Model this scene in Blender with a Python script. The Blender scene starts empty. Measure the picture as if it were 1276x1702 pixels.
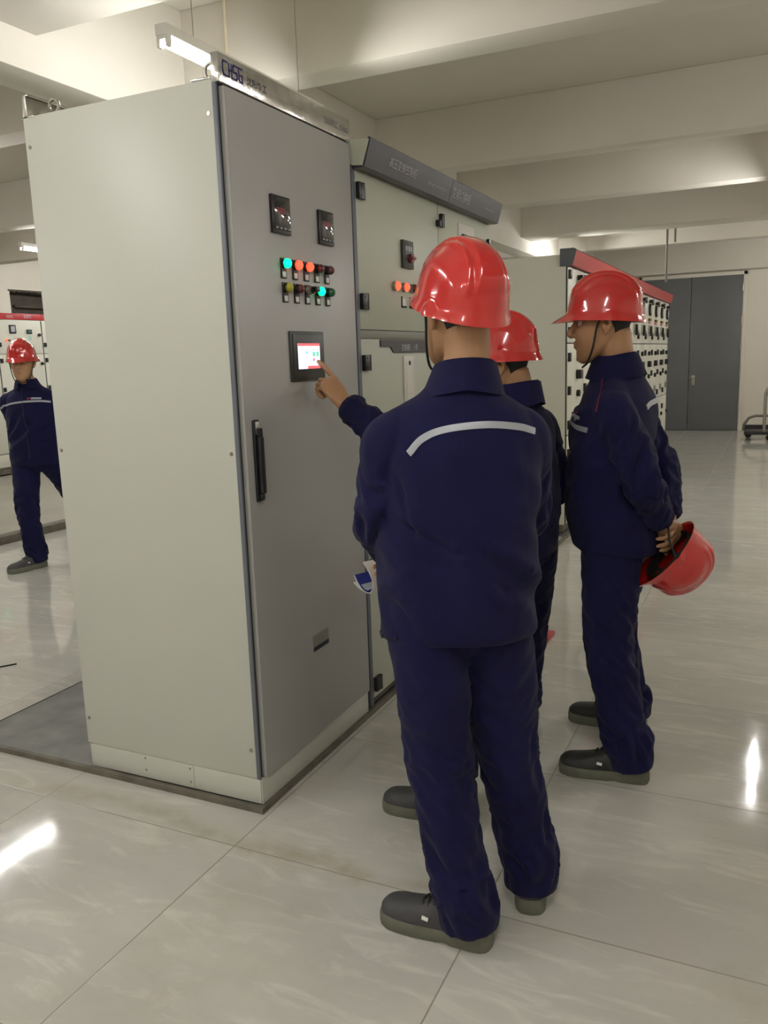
import bpy, bmesh, math, random
import numpy as np
from mathutils import Vector, Matrix, noise
from mathutils.bvhtree import BVHTree
random.seed(7)
PI = math.pi
SC = bpy.context.scene
COL = SC.collection

# ------------------------------------------------------------------ camera
CF, CY, CP, CR = 1378.67, 0.443694, 0.182996, -0.033439
cam_d = bpy.data.cameras.new('camera'); cam = bpy.data.objects.new('camera', cam_d); COL.objects.link(cam)
cam_d.sensor_fit = 'VERTICAL'; cam_d.sensor_height = 36.0; cam_d.lens = CF*36.0/1702
f_ = Vector((-math.sin(CY)*math.cos(CP), math.cos(CY)*math.cos(CP), -math.sin(CP)))
r0 = Vector((math.cos(CY), math.sin(CY), 0)); u0 = r0.cross(f_)
r_ = r0*math.cos(CR)+u0*math.sin(CR); u_ = -r0*math.sin(CR)+u0*math.cos(CR)
cam.matrix_world = Matrix(((r_.x, u_.x, -f_.x, 1.50352), (r_.y, u_.y, -f_.y, -2.13734), (r_.z, u_.z, -f_.z, 1.48901), (0, 0, 0, 1)))
cam_d.clip_start = 0.05; cam_d.clip_end = 100
SC.camera = cam

# ------------------------------------------------------------------ world, exposure
W = bpy.data.worlds.new('world'); SC.world = W; W.use_nodes = True
W.node_tree.nodes['Background'].inputs[0].default_value = (0.9, 0.92, 1, 1)
W.node_tree.nodes['Background'].inputs[1].default_value = 0.02
SC.view_settings.view_transform = 'Standard'
try: SC.view_settings.look = 'None'
except Exception: pass
SC.view_settings.gamma = 1; SC.view_settings.use_curve_mapping = False
SC.view_settings.exposure = 0.17
TUBE_POWER = 122.0
SC.cycles.max_bounces = 10; SC.cycles.diffuse_bounces = 6; SC.cycles.glossy_bounces = 4
SC.cycles.sample_clamp_indirect = 6.0

# ------------------------------------------------------------------ materials
def lin(c):
    return tuple(((v/255)/12.92 if v/255 <= .04045 else (((v/255)+.055)/1.055)**2.4) for v in c)
MATS = {}
def mat(name, col, rough=.5, metal=0, spec=.5, bump=0, bscale=60, var=0, vscale=3, coat=0, emit=None, estr=0, sheen=0, trans=0, distort=None):
    """procedural principled material: optional colour variation and fine bump"""
    m = bpy.data.materials.new(name); m.use_nodes = True; nt = m.node_tree; N = nt.nodes; L = nt.links
    b = N['Principled BSDF']
    b.inputs['Base Color'].default_value = (*col, 1); b.inputs['Roughness'].default_value = rough
    b.inputs['Metallic'].default_value = metal; b.inputs['Specular IOR Level'].default_value = spec
    b.inputs['Coat Weight'].default_value = coat; b.inputs['Coat Roughness'].default_value = .05
    b.inputs['Sheen Weight'].default_value = sheen; b.inputs['Transmission Weight'].default_value = trans
    if emit: b.inputs['Emission Color'].default_value = (*emit, 1); b.inputs['Emission Strength'].default_value = estr
    tc = N.new('ShaderNodeTexCoord')
    if var:
        n = N.new('ShaderNodeTexNoise'); n.inputs['Scale'].default_value = vscale; n.inputs['Detail'].default_value = 5
        L.new(tc.outputs['Object'], n.inputs['Vector'])
        mp = N.new('ShaderNodeMapRange'); mp.inputs[1].default_value = .3; mp.inputs[2].default_value = .7
        mp.inputs[3].default_value = 1-var; mp.inputs[4].default_value = 1+var
        L.new(n.outputs['Fac'], mp.inputs[0])
        mx = N.new('ShaderNodeVectorMath'); mx.operation = 'SCALE'; mx.inputs[0].default_value = col
        L.new(mp.outputs[0], mx.inputs['Scale']); L.new(mx.outputs[0], b.inputs['Base Color'])
    if bump:
        n2 = N.new('ShaderNodeTexNoise'); n2.inputs['Scale'].default_value = bscale; n2.inputs['Detail'].default_value = 3
        L.new(tc.outputs['Object'], n2.inputs['Vector'])
        bp = N.new('ShaderNodeBump'); bp.inputs['Strength'].default_value = bump; bp.inputs['Distance'].default_value = .002
        L.new(n2.outputs['Fac'], bp.inputs['Height']); L.new(bp.outputs[0], b.inputs['Normal'])
    MATS[name] = m
    return m
paint = mat('powder_coat_grey', lin((201, 203, 193)), .42, bump=.12, bscale=400, var=.02, vscale=1.2)
paint_door_shaded = mat('powder_coat_door_shaded', lin((170, 170, 168)), .34, bump=.12, bscale=400, var=.02, vscale=1.5)  # darker than the body grey: the door front's shade is put into its colour
paint_grn = mat('powder_coat_greenish', lin((186, 190, 174)), .4, bump=.12, bscale=400, var=.02)
paint_wht = mat('powder_coat_pale', lin((214, 214, 200)), .4, bump=.1, bscale=300)
board_m = mat('brushed_name_board', lin((196, 194, 188)), .16, metal=.75, bump=.25, bscale=90, var=.12, vscale=25)
gap_m = mat('dark_gap_seal', lin((42, 42, 48)), .7)
gapm2 = mat('blue_grey_edge', lin((104, 108, 118)), .45)
black = mat('black_plastic', lin((22, 23, 27)), .35, bump=.1, bscale=300)
blackg = mat('black_gloss', lin((20, 20, 24)), .07, coat=.6)
hmi_m = mat('dark_grey_bezel', lin((50, 52, 48)), .4)
hdr_m = mat('charcoal_header', lin((50, 51, 60)), .35, bump=.1, bscale=200)
hdr_t = mat('pale_header_lettering', lin((176, 174, 182)), .5)
red_hdr = mat('red_header', lin((176, 48, 52)), .4)
white_l = mat('white_label', lin((225, 225, 220)), .5)
blue_l = mat('blue_lettering', lin((48, 42, 120)), .4)
steel = mat('bare_steel', lin((165, 162, 152)), .35, metal=.85, bump=.1)
frame_m = mat('rusty_base_frame', lin((112, 107, 96)), .6, metal=.2, var=.25, vscale=14, bump=.3)
tracer_m = mat('dark_trench_cover', lin((112, 112, 108)), .45, var=.25, vscale=9, bump=.2)
wall_m = mat('white_wall_paint', lin((222, 216, 204)), .8, bump=.12, bscale=60, var=.015)
ceil_m = mat('ceiling_paint', lin((203, 198, 187)), .85, bump=.1, bscale=40, var=.02)
door_m = mat('grey_steel_door', lin((102, 104, 105)), .42, var=.05, vscale=2, bump=.1)
dark_m = mat('dark_recess', lin((88, 80, 72)), .9, var=.2, vscale=6)
base_m = mat('black_skirting', lin((38, 38, 42)), .5)
fix_m = mat('white_enamel', lin((215, 212, 204)), .4)
tube_m = mat('lit_tube', (1, 1, 1), .5, emit=(1, .982, .955), estr=TUBE_POWER)
skin = mat('skin', lin((176, 134, 99)), .5, bump=.25, bscale=220, var=.06, vscale=18)
hair = mat('black_hair', lin((26, 22, 20)), .6, bump=.8, bscale=500)
navy = mat('navy_workwear', lin((18, 18, 58)), .85, spec=.2, sheen=.05, bump=.35, bscale=700, var=.12, vscale=5)
refl = mat('silver_reflective_tape', lin((168, 172, 180)), .45, metal=.2)
redp = mat('red_piping', lin((120, 26, 50)), .6)
helm = mat('red_helmet_plastic', lin((200, 34, 34)), .16, coat=1.0, spec=.6, var=.03)
strap = mat('dark_strap', lin((34, 34, 30)), .6)
shoe_m = mat('dark_grey_leather', lin((66, 66, 68)), .6, bump=.5, bscale=260, var=.15, vscale=22)
shoe_k = mat('black_leather', lin((40, 42, 42)), .5, bump=.5, bscale=260, var=.15, vscale=22)
sole_m = mat('olive_grey_rubber', lin((104, 106, 92)), .7, bump=.3, bscale=120, var=.12, vscale=20)
paper = mat('white_paper', lin((226, 226, 222)), .6)
paper_b = mat('blue_print_cover', lin((36, 48, 138)), .4)
paper_g = mat('pale_print_cover', lin((172, 182, 190)), .4)
eye_w = mat('eye_white', lin((225, 220, 212)), .2); eye_d = mat('eye_iris', lin((30, 20, 14)), .15)
lip_m = mat('lip', lin((168, 100, 86)), .5)
lamp_mats = {
 'green': mat('lit_green_lens', lin((0, 190, 120)), .2, emit=(0.0, 1, .33), estr=2.3),
 'red': mat('lit_red_lens', lin((230, 40, 25)), .2, emit=(1, .07, .03), estr=2.4),
 'darkred': mat('unlit_red_lens', lin((96, 34, 40)), .15, coat=.6),
 'yellow': mat('unlit_yellow_lens', lin((176, 172, 50)), .15, coat=.6),
 'darkgreen': mat('unlit_green_lens', lin((24, 88, 56)), .15, coat=.6)}
scr_white = mat('screen_white', (.8, .85, .95), .3, emit=(.84, .88, 1), estr=.9)
scr_red = mat('screen_red', lin((225, 90, 95)), .3, emit=(.85, .16, .18), estr=.75)
scr_green = mat('screen_green', lin((90, 200, 160)), .3, emit=(.2, .72, .5), estr=.8)
scr_cyan = mat('screen_cyan', lin((120, 190, 210)), .3, emit=(.38, .72, .82), estr=.8)
scr_pink = mat('screen_pink', lin((220, 110, 160)), .3, emit=(.85, .25, .45), estr=.8)
led_red = mat('red_digits', lin((110, 26, 34)), .3, emit=(1, .05, .08), estr=.10)

def floor_material():
    m = bpy.data.materials.new('polished_marble_tile'); m.use_nodes = True; nt = m.node_tree; N = nt.nodes; L = nt.links
    b = N['Principled BSDF']; tc = N.new('ShaderNodeTexCoord')
    def nz(scale, detail, vec, rough=.5, dist=0):
        n = N.new('ShaderNodeTexNoise'); n.inputs['Scale'].default_value = scale; n.inputs['Detail'].default_value = detail
        n.inputs['Roughness'].default_value = rough; n.inputs['Distortion'].default_value = dist
        L.new(vec, n.inputs['Vector']); return n.outputs['Fac']
    def mapr(v, a, b_, c, d):
        n = N.new('ShaderNodeMapRange'); L.new(v, n.inputs[0])
        for i, x in enumerate((a, b_, c, d)): n.inputs[i+1].default_value = x
        return n.outputs[0]
    def mth(op, a, b_=None):
        n = N.new('ShaderNodeMath'); n.operation = op
        for i, x in enumerate((a, b_)):
            if x is None: continue
            if isinstance(x, (int, float)): n.inputs[i].default_value = x
            else: L.new(x, n.inputs[i])
        return n.outputs[0]
    def mixc(f, a, b_):
        n = N.new('ShaderNodeMix'); n.data_type = 'RGBA'
        if isinstance(f, (int, float)): n.inputs[0].default_value = f
        else: L.new(f, n.inputs[0])
        for i, x in ((6, a), (7, b_)):
            if isinstance(x, tuple): n.inputs[i].default_value = (*x, 1)
            else: L.new(x, n.inputs[i])
        return n.outputs[2]
    obj_ = tc.outputs['Object']
    sep = N.new('ShaderNodeSeparateXYZ'); L.new(obj_, sep.inputs[0])
    ix = mth('DIVIDE', mth('ADD', sep.outputs[0], 100*.81-.03), .81); iy = mth('DIVIDE', mth('ADD', sep.outputs[1], 100*.806+.21), .806)
    fx = mth('FRACT', ix); fy = mth('FRACT', iy)
    cx = mth('FLOOR', ix); cy = mth('FLOOR', iy)
    off = N.new('ShaderNodeCombineXYZ'); L.new(mth('MULTIPLY', cx, 3.7), off.inputs[0]); L.new(mth('MULTIPLY', cy, 5.3), off.inputs[1])
    L.new(mth('MULTIPLY', mth('ADD', cx, cy), 1.9), off.inputs[2])
    addv = N.new('ShaderNodeVectorMath'); addv.operation = 'ADD'; L.new(obj_, addv.inputs[0]); L.new(off.outputs[0], addv.inputs[1])
    mp = N.new('ShaderNodeMapping'); mp.inputs['Rotation'].default_value = (0, 0, .62); mp.inputs['Scale'].default_value = (1.0, 3.4, 1)
    L.new(addv.outputs[0], mp.inputs[0])
    broad = nz(1.1, 6, mp.outputs[0], .55, .6); veins = nz(3.2, 9, mp.outputs[0], .62, 1.2); fine = nz(14, 8, obj_, .65)
    base = mixc(mapr(broad, .3, .7, 0, 1), lin((203, 201, 192)), lin((190, 190, 184)))
    base = mixc(mapr(veins, .52, .66, 0, .5), base, lin((226, 223, 213)))
    base = mixc(mapr(veins, .30, .42, .35, 0), base, lin((182, 181, 174)))
    dirt = nz(.9, 7, obj_, .62, .3); dirt2 = nz(6, 8, obj_, .7)
    base = mixc(mth('MULTIPLY', mapr(dirt, .52, .70, 0, .5), mapr(dirt2, .35, .65, .2, 1)), base, lin((172, 163, 142)))
    base = mixc(mapr(fine, .58, .75, 0, .18), base, lin((170, 167, 155)))
    # dried cement smear along the joint in front of the cabinet
    sy = mth('DIVIDE', mth('ADD', mth('ADD', sep.outputs[1], .16), mth('MULTIPLY', mth('SUBTRACT', nz(2.6, 3, obj_), .5), .28)), .035)
    band = mth('POWER', 2.718, mth('MULTIPLY', mth('MULTIPLY', sy, sy), -1.0))
    band = mth('MULTIPLY', band, mth('MULTIPLY', mapr(sep.outputs[0], -1.2, -.6, 0, 1), mapr(sep.outputs[0], .7, 1.1, 1, 0)))
    base = mixc(mth('MULTIPLY', band, mapr(dirt2, .35, .6, .1, .65)), base, lin((168, 156, 130)))
    ex = mth('MINIMUM', fx, mth('SUBTRACT', 1, fx)); ey = mth('MINIMUM', fy, mth('SUBTRACT', 1, fy))
    edge = mth('MINIMUM', ex, ey)
    gr = mapr(edge, .0012, .0034, 1, 0)
    base = mixc(mth('MULTIPLY', gr, .8), base, lin((124, 114, 96)))
    L.new(base, b.inputs['Base Color'])
    rg = mapr(dirt2, .35, .7, .04, .11); rg = mth('ADD', rg, mth('MULTIPLY', gr, .3)); rg = mth('ADD', rg, mapr(dirt, .5, .75, 0, .1))
    L.new(rg, b.inputs['Roughness']); b.inputs['Specular IOR Level'].default_value = .5
    bp = N.new('ShaderNodeBump'); bp.inputs['Strength'].default_value = .25; bp.inputs['Distance'].default_value = .001
    L.new(mth('ADD', mth('MULTIPLY', gr, -1.0), mth('MULTIPLY', nz(2.2, 2, obj_), .3)), bp.inputs['Height']); L.new(bp.outputs[0], b.inputs['Normal'])
    return m
floor_m = floor_material()

# ------------------------------------------------------------------ mesh helpers
class MB:
    """collects shapes in world (or thing) coordinates and links them as one mesh object"""
    def __init__(s): s.bm = bmesh.new(); s.mi = 0
    def box(s, x0, x1, y0, y1, z0, z1, bev=0, seg=2, M=None):
        t = bmesh.new(); bmesh.ops.create_cube(t, size=1)
        for v in t.verts: v.co = Vector(((x0+x1)/2+v.co.x*(x1-x0), (y0+y1)/2+v.co.y*(y1-y0), (z0+z1)/2+v.co.z*(z1-z0)))
        if bev: bmesh.ops.bevel(t, geom=t.edges[:], offset=min(bev, .45*min(abs(x1-x0), abs(y1-y0), abs(z1-z0))), segments=seg, affect='EDGES', profile=.5)
        if M is not None: t.transform(M)
        return s._merge(t)
    def _merge(s, t):
        for f in t.faces: f.material_index = s.mi
        me = bpy.data.meshes.new('tmp'); t.to_mesh(me); t.free()
        s.bm.from_mesh(me); bpy.data.meshes.remove(me); return s
    def cyl(s, a, b, r, r2=None, n=20, bev=0):
        a, b = Vector(a), Vector(b); r2 = r if r2 is None else r2
        t = bmesh.new(); bmesh.ops.create_cone(t, cap_ends=True, segments=n, radius1=r, radius2=r2, depth=(b-a).length)
        if bev: bmesh.ops.bevel(t, geom=[e for e in t.edges if len(e.link_faces) == 2 and e.calc_face_angle(0) > 1], offset=bev, segments=2, affect='EDGES')
        t.transform(Matrix.Translation((a+b)/2) @ (b-a).to_track_quat('Z', 'Y').to_matrix().to_4x4()); return s._merge(t)
    def ball(s, c, r, sx=1, sy=1, sz=1, n=16, M=None):
        t = bmesh.new(); bmesh.ops.create_uvsphere(t, u_segments=n, v_segments=max(6, n//2), radius=r)
        t.transform(Matrix.Diagonal((sx, sy, sz, 1)))
        if M is not None: t.transform(M)
        t.transform(Matrix.Translation(c)); return s._merge(t)
    def torus(s, c, R, r, ax='z', n=28, m=10):
        pts = []
        for i in range(n):
            a = 2*PI*i/n; ca, sa = R*math.cos(a), R*math.sin(a)
            pts.append(Vector(c)+Vector({'z': (ca, sa, 0), 'x': (0, ca, sa), 'y': (ca, 0, sa)}[ax]))
        return s.tube(pts, [r]*n, m, closed=True)
    def tube(s, pts, rad, m=12, closed=False, caps=True, flat=None):
        """swept tube through pts; rad: number or list of r or (ra, rb); flat: reference axis for the first radius"""
        pts = [Vector(p) for p in pts]; n = len(pts)
        if isinstance(rad, (int, float)): rad = [rad]*n
        T = []
        for i in range(n):
            if closed: d = pts[(i+1) % n]-pts[i-1]
            else: d = pts[min(i+1, n-1)]-pts[max(i-1, 0)]
            T.append(d.normalized())
        ref = Vector(flat).normalized() if flat is not None else (Vector((0, 0, 1)) if abs(T[0].z) < .9 else Vector((1, 0, 0)))
        u = (ref-T[0]*ref.dot(T[0])).normalized(); rings = []
        for i in range(n):
            if flat is not None: u2 = Vector(flat).normalized()
            else: u2 = u
            u = (u2-T[i]*u2.dot(T[i])).normalized(); w = T[i].cross(u)
            ra, rb = rad[i] if isinstance(rad[i], tuple) else (rad[i], rad[i])
            rings.append([pts[i]+u*ra*math.cos(2*PI*k/m)+w*rb*math.sin(2*PI*k/m) for k in range(m)])
        return s.rings(rings, closed, caps)
    def rings(s, rings, closed=False, caps=True):
        bm = s.bm; R = [[bm.verts.new(p) for p in r] for r in rings]; n = len(R); m = len(R[0])
        for i in range(n if closed else n-1):
            A, B = R[i], R[(i+1) % n]
            for k in range(m):
                f = bm.faces.new((A[k], A[(k+1) % m], B[(k+1) % m], B[k])); f.material_index = s.mi
        if caps and not closed:
            for r, fl in ((R[0], True), (R[-1], False)):
                c = bm.verts.new(sum((v.co for v in r), Vector())/m)
                for k in range(m):
                    vs = (c, r[(k+1) % m], r[k]) if fl else (c, r[k], r[(k+1) % m])
                    f = bm.faces.new(vs); f.material_index = s.mi
        return s
    def prism(s, poly, o, u, v, h):
        """extrude a 2D outline (in axes u, v at origin o) by vector h"""
        o, u, v, h = Vector(o), Vector(u), Vector(v), Vector(h)
        A = [s.bm.verts.new(o+u*a+v*b) for a, b in poly]; B = [s.bm.verts.new(o+u*a+v*b+h) for a, b in poly]; n = len(poly)
        fs = [s.bm.faces.new(A[::-1]), s.bm.faces.new(B)]+[s.bm.faces.new((A[k], A[(k+1) % n], B[(k+1) % n], B[k])) for k in range(n)]
        for f in fs: f.material_index = s.mi
        return s
    def strokes(s, lines, o, u, v, h, w):
        """lettering strokes: flat bars along 2D polylines"""
        for ln in lines:
            for (a, b), (c, d) in zip(ln, ln[1:]):
                L = math.hypot(c-a, d-b) or 1; dx, dy = (c-a)/L*w/2, (d-b)/L*w/2
                s.prism([(a-dx+dy, b-dy-dx), (c+dx+dy, d+dy-dx), (c+dx-dy, d+dy+dx), (a-dx-dy, b-dy+dx)], o, u, v, h)
        return s
    def build(s, name, m, parent=None, smooth=False, loc=None):
        off = wpos(parent) if parent is not None else Vector(loc or (0, 0, 0))
        bmesh.ops.recalc_face_normals(s.bm, faces=s.bm.faces[:])
        if off.length: bmesh.ops.translate(s.bm, verts=s.bm.verts[:], vec=-off)
        me = bpy.data.meshes.new(name); s.bm.to_mesh(me); s.bm.free()
        for mm in (m if isinstance(m, (list, tuple)) else [m]): me.materials.append(mm)
        if smooth: me.shade_smooth()
        o = bpy.data.objects.new(name, me); COL.objects.link(o)
        if parent is not None: o.parent = parent
        elif loc: o.location = loc
        return o
def wpos(o):
    v = Vector((0, 0, 0))
    while o is not None: v = v+o.location; o = o.parent
    return v
def autosm(o, ang=29):
    me = o.data; me.shade_smooth(); me.set_sharp_from_angle(angle=math.radians(ang)); return o
def tag(o, label=None, cat=None, group=None, kind=None):
    if label: o['label'] = label
    if cat: o['category'] = cat
    if group: o['group'] = group
    if kind: o['kind'] = kind
    return o
def thing(name, label, cat, loc=(0, 0, 0), group=None):
    o = bpy.data.objects.new(name, None); COL.objects.link(o); o.location = loc; o.empty_display_size = .1
    return tag(o, label, cat, group)
def part(mb, name, m, parent, ang=29, label=None):
    o = autosm(mb.build(name, m, parent), ang)
    if label: o['label'] = label
    return o
def copy_tree(o, parent=None):
    c = o.copy(); COL.objects.link(c); c.parent = parent
    for ch in list(o.children):
        copy_tree(ch, c)
    return c
def text_mesh(s, o, u, v, h, size, weight=0.0, cjk_gap=1.0):
    """writing as real thin geometry in the plane (u, v) at origin o"""
    cu = bpy.data.curves.new('t', 'FONT'); cu.body = s; cu.size = size; cu.extrude = .0006; cu.resolution_u = 3; cu.space_character = cjk_gap
    cu.offset = weight
    ob = bpy.data.objects.new('t', cu); COL.objects.link(ob)
    bpy.context.view_layer.update()
    me = bpy.data.meshes.new_from_object(ob.evaluated_get(bpy.context.evaluated_depsgraph_get()))
    bpy.data.objects.remove(ob)
    u, v, h = Vector(u), Vector(v), Vector(h)
    M = Matrix(((u.x, v.x, h.x, o[0]), (u.y, v.y, h.y, o[1]), (u.z, v.z, h.z, o[2]), (0, 0, 0, 1)))
    me.transform(M); mb = MB(); mb.bm.from_mesh(me); bpy.data.meshes.remove(me); return mb
def struct(mb, name, m, ang=29):
    o = autosm(mb.build(name, m), ang); o['kind'] = 'structure'; return o

# ------------------------------------------------------------------ room shell
XL, XR, YN, YB, ZC = -9.5, 5.0, -5.0, 14.2, 3.46
mb = MB()
HX0, HX1 = -1.48, 0.0
def quad(x0, x1, y0, y1, z=0):
    vs = [mb.bm.verts.new(p) for p in ((x0, y0, z), (x1, y0, z), (x1, y1, z), (x0, y1, z))]; mb.bm.faces.new(vs)
for a in ((XL, HX0, YN, YB), (HX1, XR, YN, YB), (HX0, HX1, YN, 0), (HX0, HX1, 2.6, 4.5), (HX0, HX1, 11.3, YB)): quad(*a)
bmesh.ops.remove_doubles(mb.bm, verts=mb.bm.verts[:], dist=1e-4)
fl = mb.build('floor', floor_m); fl['kind'] = 'structure'
mb = MB().box(HX0, HX1, 0, 2.6, -.12, -.003).box(HX0, HX1, 4.5, 11.3, -.12, -.003)
struct(mb, 'trim_1', tracer_m)
mb = MB().box(-3.0, .012, -.022, 0, -.01, .02, .002).box(-.012, .012, 0, 11.3, -.03, .02, .002)
struct(mb, 'trim_2', frame_m)
mb = MB().box(-4.66, -4.54, -5, 14, -.02, .07, .004)
struct(mb, 'trim_3', frame_m)
mb = MB().box(-8.2, -4.66, -5, 14, -.01, .05, .002)
struct(mb, 'trim_4', mat('platform_concrete', lin((172, 168, 156)), .35, var=.1, vscale=2))
struct(MB().box(XL, XR, YB, YB+.2, 0, ZC), 'wall_back', wall_m)
struct(MB().box(XR, XR+.2, YN, YB, 0, ZC), 'wall_right', wall_m)
struct(MB().box(XL, XR, YN-.2, YN, 0, ZC), 'wall_near', wall_m)
struct(MB().box(XL, XR, YN, YB, ZC, ZC+.2), 'ceiling', ceil_m)
# left wall with the rough opening above the switchgear
oy0, oy1, oz0, oz1 = 7.57, 8.75, 1.9, 2.745
mb = MB().box(XL-.25, XL, YN, oy0, 0, ZC).box(XL-.25, XL, oy1, YB, 0, ZC).box(XL-.25, XL, oy0, oy1, 0, oz0).box(XL-.25, XL, oy0, oy1, oz1, ZC)
struct(mb, 'wall_left', wall_m)
mb = MB().box(XL-.5, XL-.42, oy0-.1, oy1+.1, 1.8, 2.85).box(XL-.42, XL-.25, oy0-.1, oy0, 1.8, 2.85)
mb.box(XL-.42, XL-.2, oy0+.3, oy1, 2.34, 2.40).box(XL-.42, XL-.3, oy0+.25, oy0+.33, 2.1, 2.55).box(XL-.42, XL-.25, oy0+.3, oy1, 2.50, 2.54)
for k in range(26):
    y = oy0+k*(oy1-oy0)/25; mb.box(XL-.2, XL+.004, y-.03, y+.03, oz1-.012-.03*random.random(), oz1+.008, .004)
struct(mb, 'window_1', dark_m)
# beams
beams = [(.35, .97, 3.0), (2.05, 2.27, 3.0), (4.60, 4.80, 3.0), (6.57, 6.80, 3.0), (9.02, 9.50, 3.0), (11.13, 11.35, 3.0), (13.85, YB, 2.80)]
for i, (a, b, z) in enumerate(beams):
    struct(MB().box(XL, XR, a, b, z, ZC, .006), 'trim_%d' % (5+i), ceil_m)
struct(MB().box(XL, XR, -2.0, -1.7, 3.0, ZC, .006), 'trim_12', ceil_m)
struct(MB().box(-1.92, -1.66, YN, YB, 2.83, ZC-.001, .006), 'trim_13', ceil_m)
struct(MB().box(XL, -.95, YB-.02, YB, 0, .1, .003).box(1.0, XR, YB-.02, YB, 0, .1, .003), 'baseboard_back', base_m)
# back double door
dr = bpy.data.objects.new('door_1', None); COL.objects.link(dr); dr.location = (.02, YB, 0); dr['kind'] = 'structure'
for sx, x0, x1 in ((-1, -.84, .016), (1, .024, .88)):
    lf = part(MB().box(x0, x1, YB-.06, YB-.01, .01, 2.73, .004), 'door_leaf', door_m, dr)
mbh = MB().box(.07, .13, YB-.075, YB-.06, .82, 1.0, .003).cyl((.1, YB-.11, .95), (.1, YB-.07, .95), .01, n=10).tube([(.1, YB-.11, .95), (.05, YB-.115, .95), (0.0, YB-.11, .945)], .01, 8)
part(mbh, 'door_handle', steel, dr)
for z in (.35, .95, 1.45, 1.9, 2.45):
    part(MB().cyl((.875, YB-.07, z), (.875, YB-.07, z+.12), .012, n=10), 'hinge', steel, dr)
part(MB().box(-.9, -.84, YB-.05, YB, 0, 2.79, .003).box(.88, .94, YB-.05, YB, 0, 2.79, .003).box(-.9, .94, YB-.05, YB, 2.73, 2.79, .003), 'door_frame', wall_m, dr)

# ------------------------------------------------------------------ fluorescent lamps
def batten(loc, label, along='y', L=1.2, group='hanging fluorescent battens'):
    t = thing('fluorescent_batten', label, 'ceiling lamp', (0, 0, 0), group)
    h = L/2
    mbx = MB().box(-.028, .028, -h-.03, h+.03, .02, .062, .004)
    part(mbx, 'housing', fix_m, t)
    for sx in (-1, 1):
        part(MB().prism([(-.028, .024), (-.028, -.022), (-.014, -.022), (-.012, .006), (.012, .006), (.014, -.022), (.028, -.022), (.028, .024)], (0, sx*(h+.012)-.01, 0), (1, 0, 0), (0, 0, 1), (0, .02, 0)), 'lamp_holder', fix_m, t)
    part(MB().cyl((0, -h, -.006), (0, h, -.006), .0135, n=10), 'tube', tube_m, t)
    for y in (-h*.7, h*.7):
        part(MB().cyl((0, y, .06), (0, y, ZC-loc[2]), .0022, n=6), 'suspension_wire', steel, t)
    t.location = loc
    if along == 'x': t.rotation_euler = (0, 0, PI/2)
    return t
batten((-.74, 1.33, 2.74), 'lit fluorescent batten hanging just above the near grey control cabinet')
batten((-1.12, 10.1, 2.80), 'lit batten lamp peeking over the top of the far pale cabinet')
batten((-6.25, 5.55, 2.84), 'small lit batten far left over the red-topped switchgear')
OFF = 'lit batten out of view, some of the set added only for more light'
batten((1.46, 6.4, 2.72), 'lit batten above the right aisle, mirrored as the bright streak in the floor at right')
batten((-4.37, 2.25, 2.7), 'lit batten left of the photo, mirrored as the streak in the floor at lower left')
for p in ((1.46, -1.7, 2.72), (-1.2, -1.4, 2.72), (3.9, 6.4, 2.72), (-1.2, -3.8, 2.72), (2.9, 10.3, 2.8), (1.46, -3.9, 2.72), (-4.4, -2.2, 2.7), (-4.4, 10.2, 2.8), (-7.4, 1.2, 2.7), (-4.4, 5.7, 2.7), (3.3, 2.7, 2.72), (-7.5, 8.0, 2.8), (2.6, 12.6, 2.8)):  # unseen lamps; some added to brighten left wall, back wall and far cabinets
    batten(p, OFF, group='battens outside the photo')

# ------------------------------------------------------------------ near control cabinet
X1, Y1, Z1 = (1, 0, 0), (0, 1, 0), (0, 0, 1)
CW, CD, PH, CH = .817, .77, .113, 2.30
cab = thing('control_cabinet', 'tall light grey control cabinet in front with touch screen and two rows of coloured lamps', 'electrical cabinet', (-CD/2, CW/2, .02))
mb = MB().box(-CD, -.018, 0, .0155, PH, CH, .002).box(-CD, -.018, CW-.0155, CW, PH, CH, .002).box(-CD+.0005, -CD+.0145, .001, CW-.001, PH+.001, CH-.001, .002)
mb.box(-CD+.002, -.020, .002, CW-.002, CH-.02, CH-.0005, .002).box(-CD, -.03, 0.004, CW-.004, PH, PH+.02)
part(mb, 'body', paint, cab)
part(MB().box(-.03, -.0075, .004, CW-.004, PH+.004, CH-.006), 'gasket', gap_m, cab)
part(MB().box(-.018, -.004, -.0004, .0075, PH, CH, .001).box(-.018, -.004, CW-.007, CW, PH, CH, .001), 'edge_trim', gapm2, cab)
door = part(MB().box(-.008, .012, .017, CW-.012, PH+.004, 2.282, .0025), 'cabinet_door', paint_door_shaded, cab)
# handle on the door
hd = MB().box(.012, .024, .050, .082, 1.05, 1.312, .006, 3).box(.022, .042, .055, .078, 1.075, 1.262, .008, 3)
hd.cyl((.03, .066, 1.262), (.03, .066, 1.285), .011, n=14).box(.02, .034, .058, .076, 1.055, 1.075, .004)
dh = part(hd, 'door_handle', black, door)
part(MB().box(.0235, .0252, .056, .076, 1.268, 1.306, .001), 'sticker', white_l, door)
part(MB().strokes([[(0, 0), (.010, 0), (.010, .012), (0, .012), (0, 0)], [(.003, .018), (.008, .018)]], (.0253, .061, 1.277), Y1, Z1, (.0004, 0, 0), .0015), 'sticker_print', gap_m, door)
rp = MB().box(.010, .0135, .360, .476, .438, .500, .001)
o = part(rp, 'recessed_pull', mat('pull_grey', lin((132, 132, 122)), .5), door)
part(MB().box(.0130, .0145, .362, .474, .440, .456, .0005), 'pull_opening', gap_m, door)
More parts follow.
